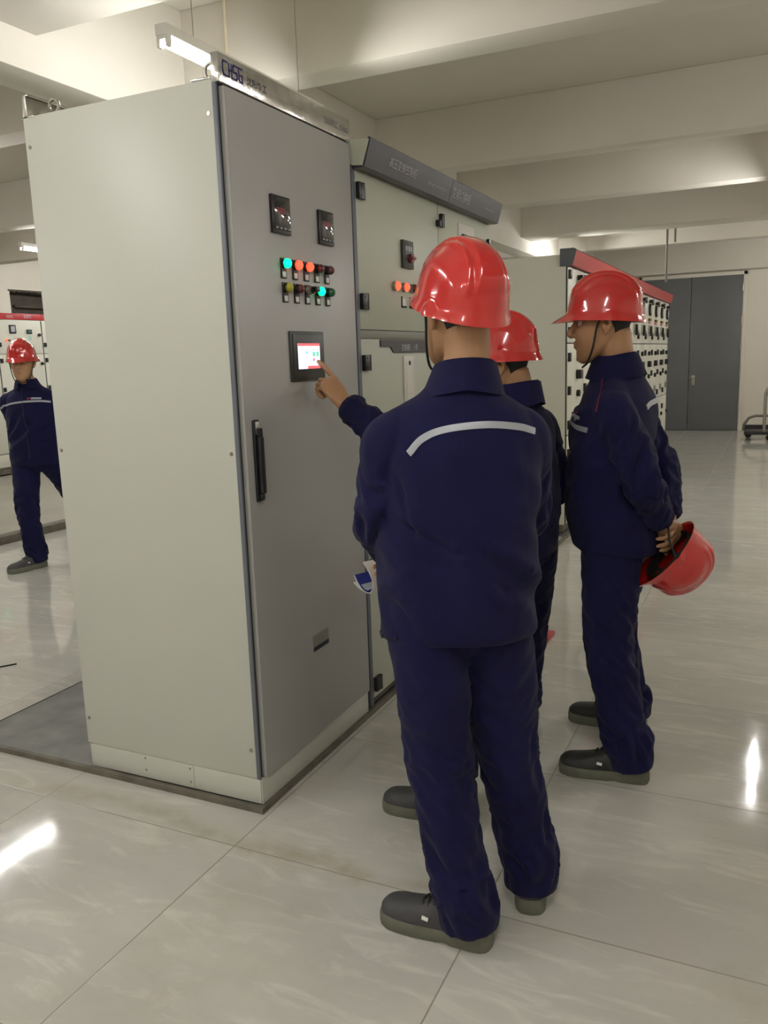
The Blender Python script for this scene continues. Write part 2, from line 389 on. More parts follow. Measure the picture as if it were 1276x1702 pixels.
# plinth with removable plate and screws
mb = MB().box(-CD+.004, -.004, .004, .02, .02, PH, .001).box(-CD+.004, -.004, CW-.02, CW-.004, .02, PH, .001).box(-.02, -.002, .004, CW-.004, .02, PH-.001, .001).box(-CD+.004, -CD+.02, .004, CW-.004, .02, PH, .001)
mb.box(-.283, -.006, .0015, .006, .022, PH-.004, .001)
mb.box(-CD+.008, -.287, .0015, .006, .022, PH-.004, .001)
pl = part(mb, 'plinth', paint, cab)
for x, z in ((-.30, .045), (-.30, .095), (-.50, .052), (-.50, .098)):
    part(MB().cyl((x, -.0005, z), (x, .003, z), .004, n=10), 'screw', steel, cab)
for z in (2.207, 1.21, .213):
    for x in (-.752, -.034):
        part(MB().cyl((x, -.0025, z), (x, .001, z), .006, .007, n=14).cyl((x, -.0032, z), (x, -.0024, z), .003, n=6), 'screw', steel, cab)
# name boards on top, front and rear
nb = MB().box(-.016, .010, -.002, CW, 2.288, 2.368, .0015).box(-.09, -.014, -.002, CW, 2.300, 2.306, .001)
nbo = part(nb, 'name_board', board_m, cab)
k = .0235
def logo(o, s):
    L = [[(1, 1), (.15, 1), (0, .8), (0, .25), (.2, 0), (1.45, 0), (1.45, .95)],
         [(1.45, .5), (2.05, .5)], [(2.05, .95), (2.05, .0), (3.1, 0), (3.3, .12), (3.3, .38), (3.15, .5), (2.5, .5), (2.4, .62), (2.4, .85), (2.55, 1), (4.55, 1)],
         [(3.75, 1), (3.75, .15), (3.95, 0), (4.55, 0), (4.55, .5), (4.1, .5)]]
    return MB().strokes([[(a*s*.92, b*s*1.6) for a, b in l] for l in L], o, Y1, Z1, (.0008, 0, 0), s*.23)
part(logo((.0102, .020, 2.312), k), 'logo', blue_l, nbo)
part(text_mesh('沈阳华工', (.0102, .142, 2.316), Y1, Z1, X1, .027, cjk_gap=1.05), 'lettering', hdr_m, nbo)
part(text_mesh('沈阳华工', (.0102, .62, 2.316), Y1, Z1, X1, .026), 'lettering', mat('faint_lettering', lin((128, 124, 124)), .4), nbo)
part(text_mesh('CHSG', (.0102, .735, 2.316), Y1, Z1, X1, .026), 'lettering', MATS['faint_lettering'], nbo)
part(MB().box(-CD, -CD+.02, 0, CW, 2.296, 2.366, .0015).box(-CD-.008, -CD+.05, 0, CW, 2.296, 2.302, .001).box(-CD-.004, -CD+.03, 0, CW, 2.362, 2.368, .001), 'rear_board', steel, cab)
for x, y in ((-.06, .06), (-.70, .07), (-.06, CW-.06), (-.70, CW-.06)):
    part(MB().cyl((x, y, 2.3), (x, y, 2.318), .017, n=16, bev=.002).torus((x, y, 2.342), .021, .0055, 'y'), 'lifting_eye', steel, cab)
# instruments
def meter(y, z, w, h, kids):
    b = part(MB().box(.011, .022, y-w/2, y+w/2, z-h/2, z+h/2, .002).box(.02, .0245, y-w/2+.006, y+w/2-.006, z-h/2+.012, z+h/2-.004, .002), 'panel_meter', black, cab)
    part(MB().box(.0243, .0256, y-w/2+.010, y+w/2-.010, z-h/2+.024, z+h/2-.008, .0008), 'meter_window', blackg, b)
    seg = MB()
    for i in range(4):
        yy = y-w*.3+i*.013
        seg.strokes([[(yy, z+.004), (yy, z+.019), (yy+.008, z+.019), (yy+.008, z+.004), (yy, z+.004)], [(yy, z+.0115), (yy+.008, z+.0115)]], (.0256, 0, 0), Y1, Z1, (.0004, 0, 0), .0018)
    part(seg, 'digits', led_red, b)
    kb = MB()
    for i in range(4): kb.box(.0243, .0262, y-w*.36+i*w*.22, y-w*.36+i*w*.22+.010, z-h/2+.014, z-h/2+.019, .0005)
    part(kb, 'button_row', hdr_t, b)
meter(.283, 1.957, .112, .118, 4); meter(.585, 1.952, .105, .116, 4)
def lamp(y, z, kind):
    b = part(MB().box(.011, .0165, y-.0165, y+.0165, z-.047, z+.018, .0015).cyl((.012, y, z), (.030, y, z), .0155, n=24, bev=.001), 'indicator_lamp', black, cab)
    part(MB().box(.0164, .0175, y-.011, y+.010, z-.043, z-.025, .0006), 'label_plate', white_l, b)
    if kind == 'key':
        q = MB().cyl((.016, y, z), (.036, y, z), .0165, n=24, bev=.002); part(q, 'selector_ring', steel, b)
        part(MB().cyl((.034, y, z), (.044, y, z), .013, n=20, bev=.001).box(.042, .056, y-.006, y+.019, z-.006, z+.010, .003), 'selector_knob', black, b)
    else:
        t = MB(); t.ball((.030, y, z), .0155, sx=.95, n=24); t.cyl((.024, y, z), (.032, y, z), .0155, n=24)
        part(t, 'lens', lamp_mats[kind], b)
for i, kd in enumerate(('green', 'red', 'red', 'darkred', 'darkred')): lamp(.289+i*.0735, 1.806, kd)
for i, kd in enumerate(('yellow', 'darkred', 'key', 'green', 'darkgreen')): lamp(.293+i*.0725, 1.729, kd)
# touch screen
ts = part(MB().box(.011, .020, .300, .530, 1.420, 1.590, .004).box(.018, .0235, .312, .518, 1.428, 1.580, .003), 'touch_screen', hmi_m, cab)
sy0, sy1, sz0, sz1 = .337, .487, 1.462, 1.549
part(MB().box(.0232, .0244, sy0-.006, sy1+.006, sz0-.006, sz1+.006, .0008), 'screen_bezel', black, ts)
part(MB().box(.0240, .0250, sy0, sy1, sz0, sz1), 'display', scr_white, ts)
e = (.0006, 0, 0)
def rect(y0, y1, z0, z1, m, nm): part(MB().box(.0248, .0254, y0, y1, z0, z1), nm, m, ts)
rect(sy0, sy1, sz1-.009, sz1, scr_red, 'title_bar'); rect(sy0+.062, sy1, sz0, sz0+.010, scr_red, 'menu_bar')
for a in (.098, .124):
    rect(sy0+a, sy0+a+.017, sz0+.042, sz0+.058, scr_green, 'screen_icon'); rect(sy0+a+.003, sy0+a+.012, sz0+.064, sz0+.068, scr_green, 'screen_icon')
rect(sy0+.050, sy0+.068, sz0+.050, sz0+.060, scr_cyan, 'screen_icon'); rect(sy0+.098, sy0+.112, sz0+.026, sz0+.036, scr_pink, 'screen_icon')
mk = MB()
for i in range(5): mk.box(.0248, .0253, sy0+.01+i*.017, sy0+.012+i*.017, sz0+.015, sz0+.05)
part(mk, 'screen_lines', mat('screen_pale_blue', lin((170, 190, 225)), .3, emit=(.62, .72, .95), estr=.9), ts)

# ------------------------------------------------------------------ drive cabinets next to it
def hinge(y, z, p, w=.05, h=.062, x=0.0):
    m = MB().box(x-.002, x+.022, y-w/2, y+w/2, z-h/2, z+h/2, .003).cyl((x+.014, y+w/2-.006, z-h/2), (x+.014, y+w/2-.006, z+h/2), .010, n=12)
    for s in (-1, 1): m.box(x+.021, x+.024, y-.012, y-.006, z+s*h*.28-.003, z+s*h*.28+.003)
    return part(m, 'hinge', black, p)
def drive_cabinet(y0, y1, label, kind):
    t = thing('drive_cabinet', label, 'electrical cabinet', (-.45, (y0+y1)/2, .02), 'greenish drive cabinets with dark header')
    part(MB().box(-.9, -.012, y0+.002, y1-.002, .045, 2.21, .002), 'body', paint_grn, t)
    part(MB().box(-.013, -.004, y0+.02, y1-.004, .05, 2.205), 'gasket', gap_m, t)
    part(MB().box(-.88, -.02, y0+.004, y1-.004, .02, .045), 'plinth', frame_m, t)
    if kind == 'a': part(MB().box(-.03, .004, y0-.002, y0+.024, .03, 2.215, .001), 'corner_post', gapm2, t)
    ys = y0+.026 if kind == 'a' else y0+.003
    for z0, z1 in ((1.605, 2.212), (.745, 1.568), (.06, .72)):
        dd = part(MB().box(-.004, .004, ys, y1-.003, z0, z1, .002), 'cabinet_door', paint_grn, t)
    part(MB().box(-.012, .000, ys, y1-.003, 1.570, 1.603, .001), 'divider_strip', mat('strip_grey', lin((140, 140, 130)), .5) if kind == 'a' else MATS['strip_grey'], t)
    for z in (2.127, 1.712, 1.474, .85, .639, .12): hinge(ys+.047-.02, z, t, .05 if kind == 'a' else .03)
    # header: slanted dark fascia with pale end cap
    hb = MB().prism([(0, 2.212), (.050, 2.207), (.080, 2.296), (.070, 2.300), (-.30, 2.300), (-.30, 2.212)], (0, y0+.001, 0), X1, Z1, (0, y1-y0-.002, 0))
    hdo = part(hb, 'header_cap', paint_grn, t)
    fb = MB().prism([(.045, 2.200), (.057, 2.203), (.0865, 2.300), (.080, 2.306), (.072, 2.300), (.050, 2.212), (0, 2.214), (0, 2.202)], (0, y0+.004, 0), X1, Z1, (0, y1-y0-.004, 0))
    fa = part(fb, 'header_fascia', hdr_m, t)
    up = Vector((.0295, 0, .097)).normalized(); nn = Vector((up.z, 0, -up.x))
    def hl(s, y, zoff, size, w=0):
        b = Vector((.057, y, 2.203))+up*zoff+nn*.0008
        part(text_mesh(s, b, Y1, up, nn, size, w), 'lettering', hdr_t, fa)
    if kind == 'a':
        hl('高压变频控制柜', y0+.20, .038, .040)
        part(MB().strokes([[(i*.024, .010*(i % 2)), (i*.024+.014, .012-.01*(i % 2))] for i in range(10)], Vector((.057, y0+.62, 2.203))+up*.036+nn*.0006, Y1, up, nn*.0005, .0035), 'script_marks', hdr_t, fa)
    else:
        hl('变频切换柜', y0+.02, .030, .052); part(MB().strokes([[(i*.024, .008*(i % 2)), (i*.024+.014, .01-.008*(i % 2))] for i in range(6)], Vector((.057, y0+.52, 2.203))+up*.04+nn*.0006, Y1, up, nn*.0005, .004), 'script_marks', hdr_t, fa)
    if kind == 'a':
        m1 = part(MB().box(.003, .018, 1.272, 1.384, 1.872, 1.990, .003).box(.017, .020, 1.282, 1.374, 1.884, 1.980, .001), 'selector_meter', hmi_m, t)
        q = MB()
        for i in range(3): q.box(.0195, .021, 1.292+i*.026, 1.308+i*.026, 1.945, 1.965)
        part(q, 'display_marks', hdr_t, m1)
        part(MB().cyl((.02, 1.335, 1.915), (.036, 1.335, 1.915), .020, n=20, bev=.002).box(.03, .044, 1.315, 1.355, 1.909, 1.921, .003), 'selector_knob', mat('dull_red_knob', lin((120, 50, 56)), .4), m1)
        for y, kd in ((1.19, 'red'), (1.285, 'red'), (1.375, 'darkred'), (1.465, 'red')):
            b = part(MB().cyl((.003, y, 1.79), (.02, y, 1.79), .02, n=20, bev=.001), 'indicator_lamp', steel, t)
            part(MB().ball((.02, y, 1.79), .019, sx=.9, n=20), 'lens', lamp_mats[kd], b)
            if y > 1.2:
                part(MB().strokes([[(-.022, .02), (-.022, -.02), (.022, -.02)]], (.004, y+.005, 1.728), Y1, Z1, (.003, 0, 0), .008), 'label_frame', gap_m, t)
                part(MB().box(.003, .005, y-.012, y+.026, 1.712, 1.744), 'label_plate', white_l, t)
        bd = MB().prism([(0, 0), (0, -.030), (.10, -.030), (.13, -.055), (.50, -.055), (.50, 0)], (.004, 1.03, 1.566), Y1, Z1, (.006, 0, 0))
        bdo = part(bd, 'name_badge', hdr_m, t)
        part(text_mesh('控制柜', (.0102, 1.24, 1.522), Y1, Z1, X1, .032), 'lettering', hdr_t, bdo); part(text_mesh('1号', (.0102, 1.375, 1.522), Y1, Z1, X1, .032), 'lettering', hdr_t, bdo)
        fr = part(MB().box(.003, .012, 1.262, 1.372, 1.15, 1.497, .004).box(.011, .014, 1.28, 1.35, 1.17, 1.47, .002), 'latch_plate', fix_m, t)
        part(MB().cyl((.013, 1.315, 1.465), (.0155, 1.315, 1.465), .010, n=14), 'keyhole', gap_m, fr)
        for z in (1.66,): part(MB().cyl((.003, y1-.05, z), (.02, y1-.05, z), .014, n=14, bev=.002), 'latch', black, t)
        part(MB().box(-.002, .026, y1-.028, y1-.003, 2.095, 2.125, .004), 'latch', black, t)
    else:
        m1 = part(MB().box(.003, .008, 1.995, 2.24, 1.93, 2.15, .002), 'meter_plate', fix_m, t)
        part(MB().box(.007, .02, 2.04, 2.20, 1.99, 2.10, .003), 'panel_meter', hmi_m, m1)
        for z in (2.106, 1.66): part(MB().cyl((.003, 2.465, z), (.022, 2.465, z), .016, n=14, bev=.002), 'latch', black, t)
    return t
drive_cabinet(.832, 1.722, 'greenish grey drive cabinet beside the control cabinet, with red lamps and a selector meter', 'a')
drive_cabinet(1.722, 2.50, 'second greenish drive cabinet behind the helmet of the man in front', 'b')

# ------------------------------------------------------------------ far row of pale switchgear with red header
def switchgear(label, group, plain=False):
    w = .60
    t = thing('switchgear_cabinet', label, 'electrical cabinet', (0, 0, 0), group)
    part(MB().box(-.9, -.015, .001, w-.001, .06, 2.21, .002), 'body', paint_wht, t)
    part(MB().box(-.016, -.006, .006, w-.004, .065, 2.12), 'gasket', gap_m, t)
    part(MB().box(-.88, -.03, .004, w-.004, .0, .06), 'plinth', frame_m, t)
    for z0, z1 in ((1.535, 2.115), (.80, 1.525), (.07, .79)):
        part(MB().box(-.006, .002, .008, w-.006, z0, z1, .002), 'cabinet_door', paint_wht, t)
    part(MB().prism([(-.02, 2.13), (.035, 2.125), (.065, 2.235), (.05, 2.245), (-.02, 2.245)], (0, .001, 0), X1, Z1, (0, w-.002, 0)), 'header_fascia', red_hdr, t)
    part(MB().prism([(-.05, 2.215), (.055, 2.246), (.04, 2.250), (-.06, 2.250)], (0, .001, 0), X1, Z1, (0, w-.002, 0)), 'header_top', hdr_m, t)
    if plain:
        part(MB().prism([(-.06, 2.12), (.038, 2.12), (.070, 2.24), (.05, 2.252), (-.06, 2.252)], (0, -.014, 0), X1, Z1, (0, .014, 0)), 'header_end', black, t)
    for z in (2.06, 1.62, 1.42, 1.155, .88, .65, .16): hinge(.035, z, t, .045, .07)
    def sub(nm, m, mbx, p=None): return part(mbx, nm, m, p or t)
    d = sub('rotary_meter', hmi_m, MB().cyl((.002, .36, 1.955), (.03, .36, 1.955), .075, n=24, bev=.004))
    sub('dial', hdr_t, MB().cyl((.03, .36, 1.955), (.032, .36, 1.955), .055, n=20), d)
    sub('handle_tip', black, MB().box(.002, .05, .33, .39, 2.035, 2.075, .006))
    sub('indicator_lamp', lamp_mats['darkred'] if not plain else lamp_mats['green'], MB().cyl((.002, .30, 1.83), (.025, .30, 1.83), .016, n=12))
    sub('indicator_lamp', lamp_mats['yellow'], MB().cyl((.002, .42, 1.83), (.025, .42, 1.83), .016, n=12))
    sub('red_label', red_hdr, MB().box(.002, .006, .27, .47, 1.785, 1.81))
    s = sub('switch_base', steel, MB().box(.002, .02, .31, .43, 1.655, 1.76, .004))
    sub('switch_handle', black, MB().box(.018, .05, .325, .415, 1.625, 1.685, .008).box(.018, .045, .345, .385, 1.68, 1.75, .006), s)
    sub('knob', black, MB().cyl((.002, .36, 1.41), (.03, .36, 1.41), .028, n=14, bev=.003))
    sub('breaker_handle', black, MB().box(.002, .045, .315, .405, 1.24, 1.315, .006))
    sub('knob', black, MB().cyl((.002, .36, 1.12), (.03, .36, 1.12), .028, n=14, bev=.003))
    sub('latch', black, MB().box(.002, .028, w-.06, w-.03, .52, .57, .004))
    if not plain: sub('latch', steel, MB().box(.002, .028, .35, .37, .90, .98, .004))
    return t
sg_lab = ['pale switchgear cabinet at the near end of the far row, plain side panel showing', 'pale switchgear cabinet with red header hidden behind the standing man holding a helmet']
sg0 = switchgear(sg_lab[0], 'far row of red-topped switchgear', True)
sgp = switchgear(sg_lab[1], 'far row of red-topped switchgear')
ordn = ['right behind the red helmet of the man holding a helmet', 'just right of the helmet of the man holding a helmet', 'in the middle of the columns seen right of his helmet', 'next but two from the grey door end', 'next but one from the grey door end', 'second from the grey door end', 'at the grey door end of the far row']
for i in range(11):
    o = sg0 if i == 0 else (sgp if i == 1 else copy_tree(sgp))
    o.location = (-.02, 4.55+.6*i, .03)
    if i >= 2: o['label'] = 'pale red-topped switchgear cabinet, %s from the near end, mostly hidden by the men' % ('', '', 'third', 'fourth', 'fifth')[i] if i < 5 else 'pale red-topped switchgear cabinet '+ordn[min(i-4, 6)]
# ------------------------------------------------------------------ left row behind the walking man
def switchgear_wide():
    w = .80
    t = thing('white_switchgear_cabinet', 'white switchgear panel', 'electrical cabinet', (0, 0, 0), 'white switchgear on the far left')
    part(MB().box(-.8, -.015, .001, w-.001, .09, 2.15, .002), 'body', paint_wht, t)
    part(MB().box(-.016, -.006, .006, w-.004, .095, 2.14), 'gasket', gap_m, t)
    part(MB().box(-.78, -.02, .004, w-.004, .0, .09), 'plinth', frame_m, t)
    for z0, z1 in ((1.675, 2.145), (.29, 1.668), (.10, .28)):
        part(MB().box(-.006, .002, .010, w-.008, z0, z1, .002), 'cabinet_door', paint_wht, t)
    part(MB().box(-.02, .012, .001, w-.001, 2.150, 2.235, .003), 'header_fascia', red_hdr, t)
    part(MB().strokes([[(0, 0), (.1, 0)], [(0, .02), (.1, .02)], [(.3, 0), (.42, 0)], [(.3, .025), (.42, .025)], [(.30, 0), (.30, .025)], [(.36, 0), (.36, .025)]], (.0125, .2, 2.18), Y1, Z1, (.001, 0, 0), .008), 'header_marks', hdr_t, t)
    m = part(MB().box(.002, .02, .22, .33, 1.955, 2.075, .004), 'panel_meter', black, t); part(MB().box(.019, .022, .24, .31, 1.975, 2.055), 'meter_window', hdr_t, m)
    m = part(MB().box(.002, .02, .52, .61, 1.955, 2.015, .004), 'panel_meter', black, t); part(MB().box(.019, .022, .535, .595, 1.97, 2.0), 'meter_window', mat('meter_green', lin((80, 110, 100)), .3), m)
    for y, kd in ((.15, 'red'), (.43, 'green'), (.2, 'darkred')):
        part(MB().cyl((.002, y, 1.86), (.02, y, 1.86), .014, n=12), 'indicator_lamp', lamp_mats[kd], t)
    part(MB().box(.002, .006, .54, .60, 1.87, 1.93), 'label_plate', scr_green and mat('pale_green_label', lin((170, 200, 190)), .5), t)
    for y, z in ((.74, 1.94), (.74, 1.53)):
        part(MB().cyl((.002, y, z), (.03, y, z), .022, n=14, bev=.002), 'latch', black, t)
    for z in (1.80, 1.58, 1.18, 1.02): part(MB().box(.002, .03, .012, .05, z-.03, z+.03, .004), 'hinge', black, t)
    return t
sw0 = switchgear_wide()
for i, (y, lab) in enumerate(((5.41, 'white switchgear panel cut off by the left edge of the photo'), (6.21, 'white red-topped switchgear panel behind the walking man at far left'), (7.01, 'white switchgear panel half hidden behind the near control cabinet'))):
    o = sw0 if i == 0 else copy_tree(sw0); o.location = (-8.3, y, .05); o['label'] = lab

# ------------------------------------------------------------------ conduits, trolley, wire
tag(part(MB().cyl((-1.34, 2.02, 2.0), (-1.34, 2.02, ZC), .010, n=12).cyl((-1.34, 2.02, ZC-.012), (-1.34, 2.02, ZC), .03, n=12), 'conduit_pipe', mat('ivory_conduit', lin((205, 195, 172)), .5), None), 'thin ivory conduit dropping from the ceiling behind the cabinet name board', 'pipe')
for x, z0, lab in ((.10, 2.36, 'longer of two thin dark rods hanging before the grey double door'), (.20, 2.86, 'shorter of two thin dark rods hanging before the grey double door')):
    tag(part(MB().cyl((x, 9.75, z0), (x, 9.75, ZC), .014, n=10), 'hanging_rod', mat('rod_grey'+str(x), lin((112, 104, 96)), .5), None), lab, 'rod', 'rods hanging before the door')
tag(part(MB().cyl((XL+.012, 4.8, 3.30), (XL+.012, 12.8, 3.30), .015, n=10), 'wall_conduit', wall_m, None), 'thin pale conduit running along the upper left wall', 'pipe')
tag(part(MB().tube([(-2.6, .05, .004), (-2.3, .25, .004), (-2.05, .62, .004), (-1.98, .72, .003)], .004, 6), 'cable_offcut', black, None), 'thin dark wire lying on the floor at the left edge', 'wire')
tr = thing('platform_trolley', 'grey tubular hand trolley against the back wall at the right edge', 'trolley', (1.45, 12.6, 0))
ty = 12.6
part(MB().tube([(1.02, ty+.25, .12), (1.03, ty+.24, .22), (1.10, ty+.2, .33), (1.20, ty+.15, .37), (1.9, ty+.15, .37)], .022, 10), 'bent_rail', steel, tr)
part(MB().tube([(1.34, ty-.15, .12), (1.34, ty-.15, .74), (1.38, ty-.15, .84), (1.47, ty-.15, .87), (1.95, ty-.15, .87)], .024, 10).tube([(1.34, ty-.15, .72), (1.95, ty-.15, .72)], .014, 8), 'handle_frame', steel, tr)
part(MB().box(1.05, 2.0, ty-.25, ty+.3, .10, .14, .01), 'platform', base_m, tr)
for x, y in ((1.42, ty-.2), (1.1, ty+.25), (1.9, ty-.2), (1.9, ty+.25)):
    part(MB().cyl((x, y-.02, .05), (x, y+.02, .05), .05, n=16, bev=.005).box(x-.02, x+.02, y-.03, y+.03, .05, .1), 'wheel', black, tr)

# ------------------------------------------------------------------ people
def V3(a): return Vector(a)
def crom(pts, vals, n):
    """Catmull-Rom resample of points and per-point value tuples"""
    P = [np.array(tuple(p)+tuple(v), float) for p, v in zip(pts, vals)]
    P = [2*P[0]-P[1]]+P+[2*P[-1]-P[-2]]; m = len(P)-3; out = []
    for i in range(n):
        t = i/(n-1)*m; k = min(int(t), m-1); u = t-k; a, b, c, d = P[k:k+4]
        out.append(.5*((2*b)+(-a+c)*u+(2*a-5*b+4*c-d)*u*u+(-a+3*b-3*c+d)*u**3))
    return [Vector(o[:3]) for o in out], [o[3:] for o in out]
def limb(mb, pts, rads, n=40, m=24, fold=None, seed=0, ref=None, freq=26, e=.35, eb=None):
    """tapered, slightly folded tube for bodies and sleeves; rads (ra, rb); fold = amplitude per control point"""
    fold = fold or [0]*len(pts)
    P, Q = crom(pts, [((r if isinstance(r, tuple) else (r, r))+(f,)) for r, f in zip(rads, fold)], n)
    L = 0; prev = P[0]; rings = []; u = None; eb = e if eb is None else eb
    for i in range(n):
        T = (P[min(i+1, n-1)]-P[max(i-1, 0)]).normalized(); L += (P[i]-prev).length; prev = P[i]
        rf = Vector(ref) if ref is not None else (u if u is not None else (Vector((1, 0, 0)) if abs(T.x) < .8 else Vector((0, 1, 0))))
        u = (rf-T*rf.dot(T)).normalized(); w = T.cross(u); ra, rb, fa = Q[i]; ring = []
        for k in range(m):
            a = 2*PI*k/m; c, s_ = math.cos(a), math.sin(a); d = 0
            if fa > 1e-5:
                q = noise.noise(Vector((L*freq+1.6*c+seed*9, 1.3*c+seed, 1.3*s_)))
                d = fa*(1.4*(1-abs(q)*2.4)-.3)
            ring.append(P[i]+u*(ra+d)*c+w*(rb+d)*s_)
        rings.append(ring)
    e0 = [P[0]+(v-P[0])*.55-(P[1]-P[0]).normalized()*Q[0][0]*eb for v in rings[0]]; e1 = [P[-1]+(v-P[-1])*.55+(P[-1]-P[-2]).normalized()*Q[-1][0]*e for v in rings[-1]]
    return mb.rings([e0]+rings+[e1])
def cuff(mb, pts, rads, **k):
    """limb with a blunt open-looking end (no rounded tip)"""
    return limb(mb, pts, rads, **k)
def remesh(mb, name, mats, parent, voxel, smooth=4, creases=None, namp=0, nscale=6, label=None, paint_fn=None):
    bmesh.ops.recalc_face_normals(mb.bm, faces=mb.bm.faces[:])
    off = wpos(parent) if parent is not None else Vector()
    me = bpy.data.meshes.new(name); mb.bm.to_mesh(me); mb.bm.free()
    o = bpy.data.objects.new(name, me); COL.objects.link(o)
    md = o.modifiers.new('r', 'REMESH'); md.mode = 'VOXEL'; md.voxel_size = voxel
    if smooth: ms = o.modifiers.new('s', 'SMOOTH'); ms.factor = .5; ms.iterations = smooth
    bpy.context.view_layer.update()
    m2 = bpy.data.meshes.new_from_object(o.evaluated_get(bpy.context.evaluated_depsgraph_get()))
    bpy.data.objects.remove(o); bpy.data.meshes.remove(me)
    n = len(m2.vertices); co = np.empty(n*3); m2.vertices.foreach_get('co', co); co = co.reshape(-1, 3)
    nr = np.empty(n*3); m2.vertices.foreach_get('normal', nr); nr = nr.reshape(-1, 3); d = np.zeros(n)
    for (A, B, w, dep) in (creases or []):
        A = np.array(A, float); B = np.array(B, float); ab = B-A; t = np.clip(((co-A)@ab)/(ab@ab), 0, 1)
        q = np.linalg.norm(co-(A+t[:, None]*ab), axis=1)/w; e = np.minimum(1, 4*np.minimum(t, 1-t)+.15)
        d -= 1.8*dep*e*(1-1.2*q*q)*np.exp(-q*q)
    if namp:
        for i in range(n):
            c = co[i]; q = noise.noise(Vector((c[0]*nscale, c[1]*nscale, c[2]*nscale*.55))); d[i] += namp*(1-2.6*abs(q))
    co += nr*d[:, None]
    co -= np.array(off)
    m2.vertices.foreach_set('co', co.ravel()); m2.update()
    m2.name = name; m2.materials.clear()
    for mm in (mats if isinstance(mats, (list, tuple)) else [mats]): m2.materials.append(mm)
    m2.shade_smooth(); o = bpy.data.objects.new(name, m2); COL.objects.link(o)
    if parent is not None: o.parent = parent
    if label: o['label'] = label
    return o

HZ = [(.000, .018, .082, .050), (.010, .032, .096, .030), (.028, .046, .099, .002), (.050, .056, .097, -.030), (.075, .063, .097, -.058), (.100, .068, .096, -.078),
      (.125, .072, .093, -.090), (.145, .0735, .088, -.096), (.160, .075, .095, -.099), (.180, .0755, .090, -.099), (.200, .071, .076, -.090), (.218, .058, .052, -.070), (.230, .038, .024, -.044), (.237, .012, .0, -.016)]
def head_frame(chin, yaw, pitch, roll=0, s=1.0):
    """yaw: facing angle of the head in the floor plane; pitch > 0 looks up"""
    R = Matrix.Rotation(yaw-PI/2, 4, 'Z') @ Matrix.Rotation(pitch, 4, 'X') @ Matrix.Rotation(roll, 4, 'Y')
    return Matrix.Translation(chin) @ R @ Matrix.Diagonal((s, s, s, 1))
def add_head(mb, M, n=34, m=40):
    hz = np.array(HZ); zs = np.linspace(0, 1, n)**.95*hz[-1, 0]; rings = []
    for z in zs:
        w, yf, yb = (np.interp(z, hz[:, 0], hz[:, j]) for j in (1, 2, 3)); cy = yb+(yf-yb)*.46; ring = []
        for k in range(m):
            a = 2*PI*k/m; c, s_ = math.cos(a), math.sin(a)
            x = w*math.copysign(abs(c)**.92, c); y = cy+((yf-cy) if s_ > 0 else (cy-yb))*math.copysign(abs(s_)**.95, s_)
            # eye sockets, cheek, temple
            if s_ > 0:
                for sx in (-1, 1): y -= .013*math.exp(-((x-sx*.031)/.017)**2-((z-.137)/.013)**2); y += .004*math.exp(-((x-sx*.042)/.016)**2-((z-.105)/.018)**2)
            ring.append(M @ Vector((x, y, z)))
        rings.append(ring)
    mb.rings(rings)
    T = lambda *p: M @ Vector(p)
    s = M.to_scale()[0]
    limb(mb, [T(0, .088, .148), T(0, .100, .128), T(0, .114, .108), T(0, .106, .094)], [.0065*s, .008*s, .0115*s, .008*s], n=10, m=12)
    for sx in (-1, 1):
        mb.ball(T(sx*.012, .098, .098), .0085*s, n=12)
        limb(mb, [T(sx*.012, .090, .157), T(sx*.032, .088, .160), T(sx*.050, .074, .156)], [.006*s]*3, n=8, m=8)
        # ear: curved rim plus lobe
        limb(mb, [T(sx*.069, .012, .118), T(sx*.080, .008, .138), T(sx*.086, -.010, .143), T(sx*.087, -.022, .128), T(sx*.082, -.018, .108), T(sx*.075, -.002, .090)], [.005*s, .0055*s, .0058*s, .0058*s, .0065*s, .007*s], n=22, m=10)
        mb.ball(T(sx*.073, -.004, .115), .018*s, sx=.5, n=12)
    limb(mb, [T(-.024, .090, .070), T(-.010, .099, .0735), T(0, .1005, .072), T(.010, .099, .0735), T(.024, .090, .070)], [.003*s, .0055*s, .0055*s, .0055*s, .003*s], n=14, m=8)
    limb(mb, [T(-.021, .090, .064), T(-.008, .0985, .0605), T(.008, .0985, .0605), T(.021, .090, .064)], [.003*s, .0062*s, .0062*s, .003*s], n=12, m=8)
